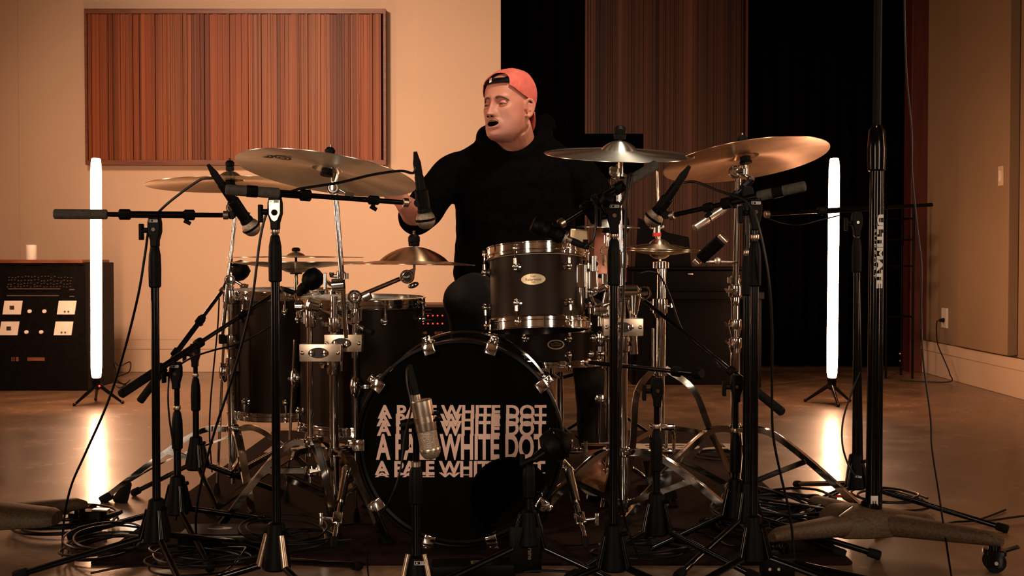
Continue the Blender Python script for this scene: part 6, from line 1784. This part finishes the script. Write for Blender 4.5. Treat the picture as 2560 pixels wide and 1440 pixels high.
# upright piano, nearly lost in the dark
D = 7.6
xa = P(1585, 0, D).x; xb = P(1905, 0, D).x; zt = P(0, 676, D).z
piano = principled('piano_lacquer', (0.006, 0.004, 0.004), 0.35, 0, 0.06)
noise_color(piano, (0.0015, 0.001, 0.001), (0.003, 0.002, 0.002), 10, rough=(0.3, 0.45))
t = thing('keyboard_instrument', 'black keyboard cabinet in front of the dark wood panel, almost unlit', 'keyboard', ((xa + xb) / 2, D + 0.2, 0))
MB().box(((xa + xb) / 2, D + 0.25, zt / 2), (xb - xa, 0.36, zt)).box(((xa + xb) / 2, D + 0.25, zt + 0.012), (xb - xa + 0.04, 0.40, 0.022)).build('cabinet', piano, t, bevel=0.006)
MB().box(((xa + xb) / 2, D + 0.0, 0.60), (xb - xa, 0.26, 0.05)).build('key_bed', piano, t, bevel=0.004)
m = MB().prism([(-0.19, 0), (0.19, 0), (0.17, 0.20), (0.03, 0.23), (-0.17, 0.33)], V((P(1670, 0, D).x, D + 0.2, zt + 0.022)), M3, 0.03).build('music_rest', piano, t, bevel=0.003)
MB().rbox(P(1726, 685, D + 0.05), (0.035, 0.004, 0.008), r=0.001).build('glint_plate', brushed, t)  # bright sliver added to stand in for a glint on the cabinet
for xx in (xa + 0.04, xb - 0.04): MB().box((xx, D - 0.08, 0.29), (0.05, 0.05, 0.58)).build('leg', piano, t)
# rack shelf in the dark at right
D = 8.2
t = thing('metal_shelf', 'thin dark metal shelf frame in the recess beside the red jamb', 'shelf', fl(2245, D))
xa = P(2208, 0, D).x; xb = P(2274, 0, D).x
m = MB()
for y in (548, 600, 665, 790): m.box(((xa + xb) / 2, D, P(0, y, D).z), (xb - xa, 0.25, 0.012))
m.build('shelf_board', 'piano_lacquer', t)
for xx in (xa, xb):
    for yy in (-0.12, 0.12): MB().tube((xx, D + yy, 0), (xx, D + yy, P(0, 520, D).z), 0.008).build('post', 'piano_lacquer', t)
MB().ball(P(2250, 884, D - 0.13), 0.008).ball(P(2250, 902, D - 0.13), 0.006).build('indicator_lights', silver, t)

# ================================================================== FLOOR ITEMS
def flat_box(name, label, cat, px, py, size, mat, yaw=0.0, parts=None):
    D_ = F * CAMZ / (py - 650.0)
    g = fl(px, D_); t = thing(name, label, cat, g)
    R_ = Matrix.Rotation(yaw, 3, 'Z')
    MB().rbox(g + V((0, 0, size[2] / 2 + 0.008)), size, R_, r=0.008).build('housing', mat, t, bevel=0.002)
    return t, g, R_
t, g, R_ = flat_box('pedal_unit', 'flat black unit with white oval marking on the rug at lower left', 'effects unit', 560, 1372, (0.24, 0.14, 0.045), blackmatte)
m = MB(); m.v = []
pts = [(0.036 * math.cos(2 * PI * i / 30), 0.014 * math.sin(2 * PI * i / 30)) for i in range(30)]
m.prism(pts, g + V((-0.02, 0.01, 0.0535)), Matrix.Identity(3), 0.001).build('oval_mark', whitep, t)
m = MB(); m.prism([(x * .62, y * .5) for x, y in pts], g + V((-0.032, 0.01, 0.0545)), Matrix.Identity(3), 0.001).build('oval_centre', darkink, t)
MB().box(g + V((0.0, -0.0705, 0.048)), (0.16, 0.003, 0.004)).build('edge_strip', brushed, t)
t, g, R_ = flat_box('junction_box', 'small black box with barcode label at the bottom edge before the bass drum', 'box', 1180, 1450, (0.22, 0.08, 0.035), blackmatte, 0.1)
MB().rbox(g + V((0.01, -0.010, 0.0440)), (0.026, 0.03, 0.001), R_, r=0.002).build('barcode_label', badge, t)
m = MB()
for k in range(7): m.box(g + R_ @ V((-0.0 + 0.0025 * k, -0.010, 0.0448)), (0.0010 + 0.0006 * (k % 2), 0.014, 0.0005), R_)
m.build('barcode', darkink, t)
# black box with upright lettering
D = 2.98; c = P(1325, 1385, D)
t = thing('foam_block', 'black foam block at the foot of the bass drum with small vertical lettering', 'foam block', fl(1318, D))
MB().rbox(V((c.x - 0.012, D + 0.02, 0.008 + 0.07)), (0.085, 0.04, 0.12), r=0.006).build('block', blackmatte, t)
m = MB(); text_mb(m, 'frame', 0.017, Matrix.Translation(P(1325, 1383, D - 0.0008)) @ Matrix.Rotation(PI / 2, 4, 'X') @ Matrix.Rotation(-PI / 2, 4, 'Z'), extrude=0.0002, width=0.034)
m.build('lettering', silver, t)

# hanging microphone cables
def PD(l): return [P(*q) for q in l]
def tofloor(l, z=0.006):
    for p in l: p.z = max(p.z, z)
    return l
cable('black cable arching from the far left microphone and falling down to the floor at left', tofloor([pA] + PD([(534, 443, 3.0), (500, 450, 3.0), (440, 492, 3.0), (400, 527, 3.0), (375, 560, 3.02), (362, 640, 3.0), (345, 740, 3.0), (310, 880, 3.05), (268, 1010, 3.1), (215, 1130, 3.2), (178, 1215, 3.3), (160, 1300, 3.35), (156, 1400, 3.2)]) ), 0.0034)
cable('black cable from the hanging microphone along its boom and down past the left floor tom', tofloor([pB] + PD([(1036, 430, 2.83), (1000, 427, 2.82), (930, 437, 2.8), (850, 456, 2.78), (780, 467, 2.77), (735, 476, 2.77), (690, 500, 2.79), (668, 530, 2.8), (650, 600, 2.8), (628, 760, 2.82), (585, 930, 2.9), (530, 1100, 3.0), (495, 1250, 3.1), (492, 1345, 3.2), (520, 1420, 3.1)])), 0.0034)
cable('thin black cable looping down from the silver condenser microphone', tofloor([pC] + PD([(1024, 912, 2.62), (1017, 925, 2.61), (1018, 960, 2.6), (1028, 1020, 2.585), (1012, 1090, 2.6), (1000, 1180, 2.6), (975, 1250, 2.62), (935, 1320, 2.7), (918, 1400, 2.8), (930, 1500, 2.8)])), 0.0022)
cable('black cable looping from the tom microphone up over the right boom', [pE] + PD([(1462, 618, 2.76), (1482, 600, 2.76), (1490, 560, 2.76), (1489, 515, 2.75), (1480, 495, 2.75), (1492, 490, 2.78), (1515, 540, 2.80), (1545, 520, 2.82), (1570, 470, 2.82), (1578, 438, 2.82), (1570, 445, 2.80), (1566, 520, 2.79), (1560, 700, 2.78), (1552, 900, 2.78), (1545, 1150, 2.8), (1560, 1290, 2.85), (1600, 1400, 2.9)]), 0.0034)
cable('grey-black cable sagging from the hi-hat area microphone and down the right boom stand', tofloor([pF] + PD([(1706, 453, 2.96), (1740, 455, 2.93), (1800, 478, 2.88), (1862, 500, 2.83), (1885, 530, 2.81), (1905, 600, 2.80), (1922, 700, 2.80), (1930, 820, 2.82), (1930, 950, 2.85), (1932, 1080, 2.9), (1950, 1180, 2.95), (1975, 1290, 3.0), (1985, 1400, 3.02), (1975, 1470, 3.0)])), 0.0034)
cable('thin black cable hanging the full height of the photo before the red jamb', tofloor([V((P(2260, 0, 3.35).x, 3.35, 1.9))] + PD([(2261, 0, 3.35), (2266, 180, 3.35), (2279, 330, 3.35), (2280, 430, 3.35), (2292, 560, 3.34), (2303, 660, 3.33), (2303, 780, 3.33), (2308, 900, 3.32), (2326, 1040, 3.3), (2330, 1120, 3.28), (2348, 1240, 3.2), (2366, 1360, 3.1), (2378, 1450, 3.0), (2382, 1520, 2.9)])), 0.0028)
cable('black cable curling down beside the right overhead stand to its base', tofloor(PD([(2150, 930, 3.74), (2128, 985, 3.74), (2108, 1050, 3.72), (2106, 1110, 3.70), (2120, 1160, 3.70), (2138, 1190, 3.68)])), 0.0032)
cable('thin cable sagging beneath the level overhead boom at right', PD([(1918, 545, 3.70), (1955, 558, 3.71), (2000, 562, 3.72), (2060, 548, 3.73), (2100, 538, 3.74)]), 0.0024)
cable('black cable arching behind the hi-hat stand pole at right', PD([(1600, 682, 3.7), (1625, 678, 3.72), (1650, 690, 3.74), (1675, 740, 3.74), (1695, 800, 3.72), (1712, 832, 3.70), (1760, 870, 3.66), (1800, 920, 3.6)]), 0.0030)
cable('thin black cable hanging left of the low stand to the rug', tofloor(PD([(425, 920, 3.36), (420, 980, 3.33), (424, 1050, 3.33), (438, 1140, 3.34), (450, 1230, 3.36), (440, 1300, 3.4)])), 0.0028)
cable('thin straight cable falling from the far left tom microphone', PD([(548, 745, 3.95), (544, 820, 3.93), (534, 920, 3.93), (526, 1010, 3.93), (524, 1090, 3.95), (530, 1180, 4.0)]), 0.0028)
cable('dark cable crossing the smaller floor tom toward the stand boom', PD([(700, 800, 3.6), (640, 838, 3.6), (590, 862, 3.58), (540, 874, 3.55), (480, 894, 3.5), (430, 925, 3.4)]), 0.0030)
cable('cable running from the lower right clamp toward the right edge', tofloor(PD([(2455, 1305, 3.6), (2500, 1298, 3.63), (2560, 1290, 3.66), (2640, 1285, 3.7)])), 0.0035)
cable('short cable lying on the floor behind the studio stand leg', [fl(2330, 3.55, .005), fl(2390, 3.62, .005), fl(2450, 3.65, .005), fl(2520, 3.8, .005)], 0.0035)
# coils on the floor
def coil(label, px, py, rx, ry, turns, r=0.0035, lift=0.006, seed=1, jitter=0.14, tall=0.0, group=None):
    D_ = F * CAMZ / (py - 650.0); c = fl(px, D_)
    rg = random.Random(seed); pts = []
    cx = cy = 0; k = 0
    for i in range(int(turns * 10)):
        a = 2 * PI * i / 10
        if i % 10 == 0:
            k += 1; q = 1 + rg.uniform(-jitter, jitter); cx = rg.uniform(-.02, .02); cy = rg.uniform(-.02, .02); tl = rg.uniform(0, tall)
        pts.append(V((c.x + cx + rx * q * math.cos(a), c.y + cy + ry * q * math.sin(a), 0.006 + r + lift * (k % 7) + tl * (0.5 + 0.5 * math.sin(a + k)))))
    return cable(label, pts, r, name='coiled_cable', smooth=4)
coil('coil of black cable lying left of the left boom stand base, below the wheeled base', 150, 1322, 0.14, 0.13, 7, seed=2, tall=0.02)
coil('large loose coil of black cable at the lower left corner', 265, 1392, 0.10, 0.12, 8, seed=3, tall=0.03, r=0.0032)
coil('coil of cable at the bottom edge before the left boom stand', 500, 1432, 0.13, 0.11, 5, seed=4, tall=0.04, r=0.0030)
coil('big heap of coiled black cable beside the right boom stand foot', 1945, 1330, 0.17, 0.17, 14, seed=5, tall=0.09, r=0.0042, lift=0.008)
coil('coil of black cable around the base of the right overhead stand', 2210, 1262, 0.12, 0.16, 3, seed=6, tall=0.01, r=0.0042, jitter=0.3)
coil('coil of cable on the rug behind the bass drum spur at right', 1610, 1400, 0.14, 0.08, 4, seed=7, tall=0.05, r=0.0030)
coil('coil of cable left of the bass drum, on the rug', 720, 1372, 0.13, 0.12, 6, seed=8, tall=0.03, r=0.0030)
coil('small coil of cable on the rug behind the hi-hat stand', 1795, 1150, 0.085, 0.10, 2.6, seed=9, tall=0.005, r=0.003)
t = cable('tangled cables at the wall behind the left tube light', PD([(285, 960, 7.4), (290, 930, 7.6), (285, 905, 7.7), (300, 915, 7.7), (325, 905, 7.7), (322, 930, 7.6), (290, 945, 7.5), (310, 960, 7.4), (325, 950, 7.4), (300, 970, 7.3), (285, 955, 7.3), (320, 965, 7.2), (330, 975, 7.1)]), 0.004)
# loose cables on the rug
rg = random.Random(12)
spots = [(-0.75, 3.25, 'loose cable snaking on the rug below the left floor tom'), (-0.55, 3.45, 'loose cable curving on the rug left of the bass drum'), (0.35, 3.25, 'loose cable curving on the rug right of the bass drum'), (0.62, 3.5, 'loose cable on the rug under the right cymbal stand'), (0.1, 3.0, 'loose cable at the bottom edge before the bass drum'), (-0.9, 3.0, 'loose cable at the lower left beside the black unit')]
for i, (x, y, lab) in enumerate(spots):
    pts = []
    a = rg.uniform(0, 6); px_, py_ = x - 0.2, y
    for k in range(9):
        pts.append(V((px_, py_, 0.012 + rg.uniform(0, 0.014)))); a += rg.uniform(-0.9, 0.9)
        px_ += 0.075 * math.cos(a * 0.35) + 0.01; py_ += 0.05 * math.sin(a)
    cable(lab, pts, 0.0032)
# red rubber ring knob on the floor
c = fl(2086, F * CAMZ / (1256 - 650.0))
o = MB().ball(c + V((0, 0, 0.018)), (0.015, 0.015, 0.017)).tube(c + V((0, 0, 0.018)), c + V((0.03, 0, 0.018)), 0.005).build('cable_plug', redfelt, loc=c)
tag(o, 'small round red plug on the floor by the overhead stand leg', 'plug')
# chrome boom remnants on the floor at left: black speaker-stand foot and folded clamp
c = fl(250, 3.52)
t = thing('floor_clamp', 'black clamp with bright screws on the floor left of the left boom stand', 'clamp', c)
MB().rbox(c + V((-0.03, 0, 0.035)), (0.075, 0.05, 0.06), r=0.008).rbox(c + V((0.03, 0, 0.05)), (0.06, 0.03, 0.012), Matrix.Rotation(-0.3, 3, 'Y'), r=0.003).build('clamp_block', blackmatte, t, bevel=0.003)
MB().rbox(c + V((0.0, -0.01, 0.068)), (0.05, 0.02, 0.006), r=0.002).build('top_plate', silver, t)
MB().tube(c + V((-0.01, -0.026, 0.03)), c + V((-0.01, -0.030, 0.03)), 0.004).build('screw', silver, t)
MB().tube(c + V((0.012, -0.026, 0.03)), c + V((0.012, -0.030, 0.03)), 0.004).build('screw', silver, t)
# black rubber boot of a folded stand at left
a = fl(300, 3.95, 0.10); b = fl(285, 3.85, 0.0)

# ================================================================== GROUPS
GR = {'microphone stand': 'black microphone stands around the kit', 'cymbal': 'cymbals of the drum kit', 'cymbal stand': 'chrome cymbal stands', 'cable': 'black cables', 'studio stand': 'wheeled studio stands', 'pedal': 'chrome foot pedals', 'drumstick': 'drumsticks in the drummer\'s hands', 'clamp': 'clamps'}
for o in list(COL.objects):
    if o.parent is None and o.get('category') in GR and not o.get('group'):
        o['group'] = GR[o['category']]
    if o.name.startswith(('dynamic_microphone', 'tom_microphone')) and o.parent is None: o['group'] = 'microphones over the drums'
    if o.name.startswith('floor_tom') and o.parent is None: o['group'] = 'floor toms'
    if o.name.startswith('coiled_cable') and o.parent is None: o['group'] = 'coils of cable on the floor'
    if o.name.startswith('wood_panel') and o.parent is None: o['group'] = 'slatted wood panels'
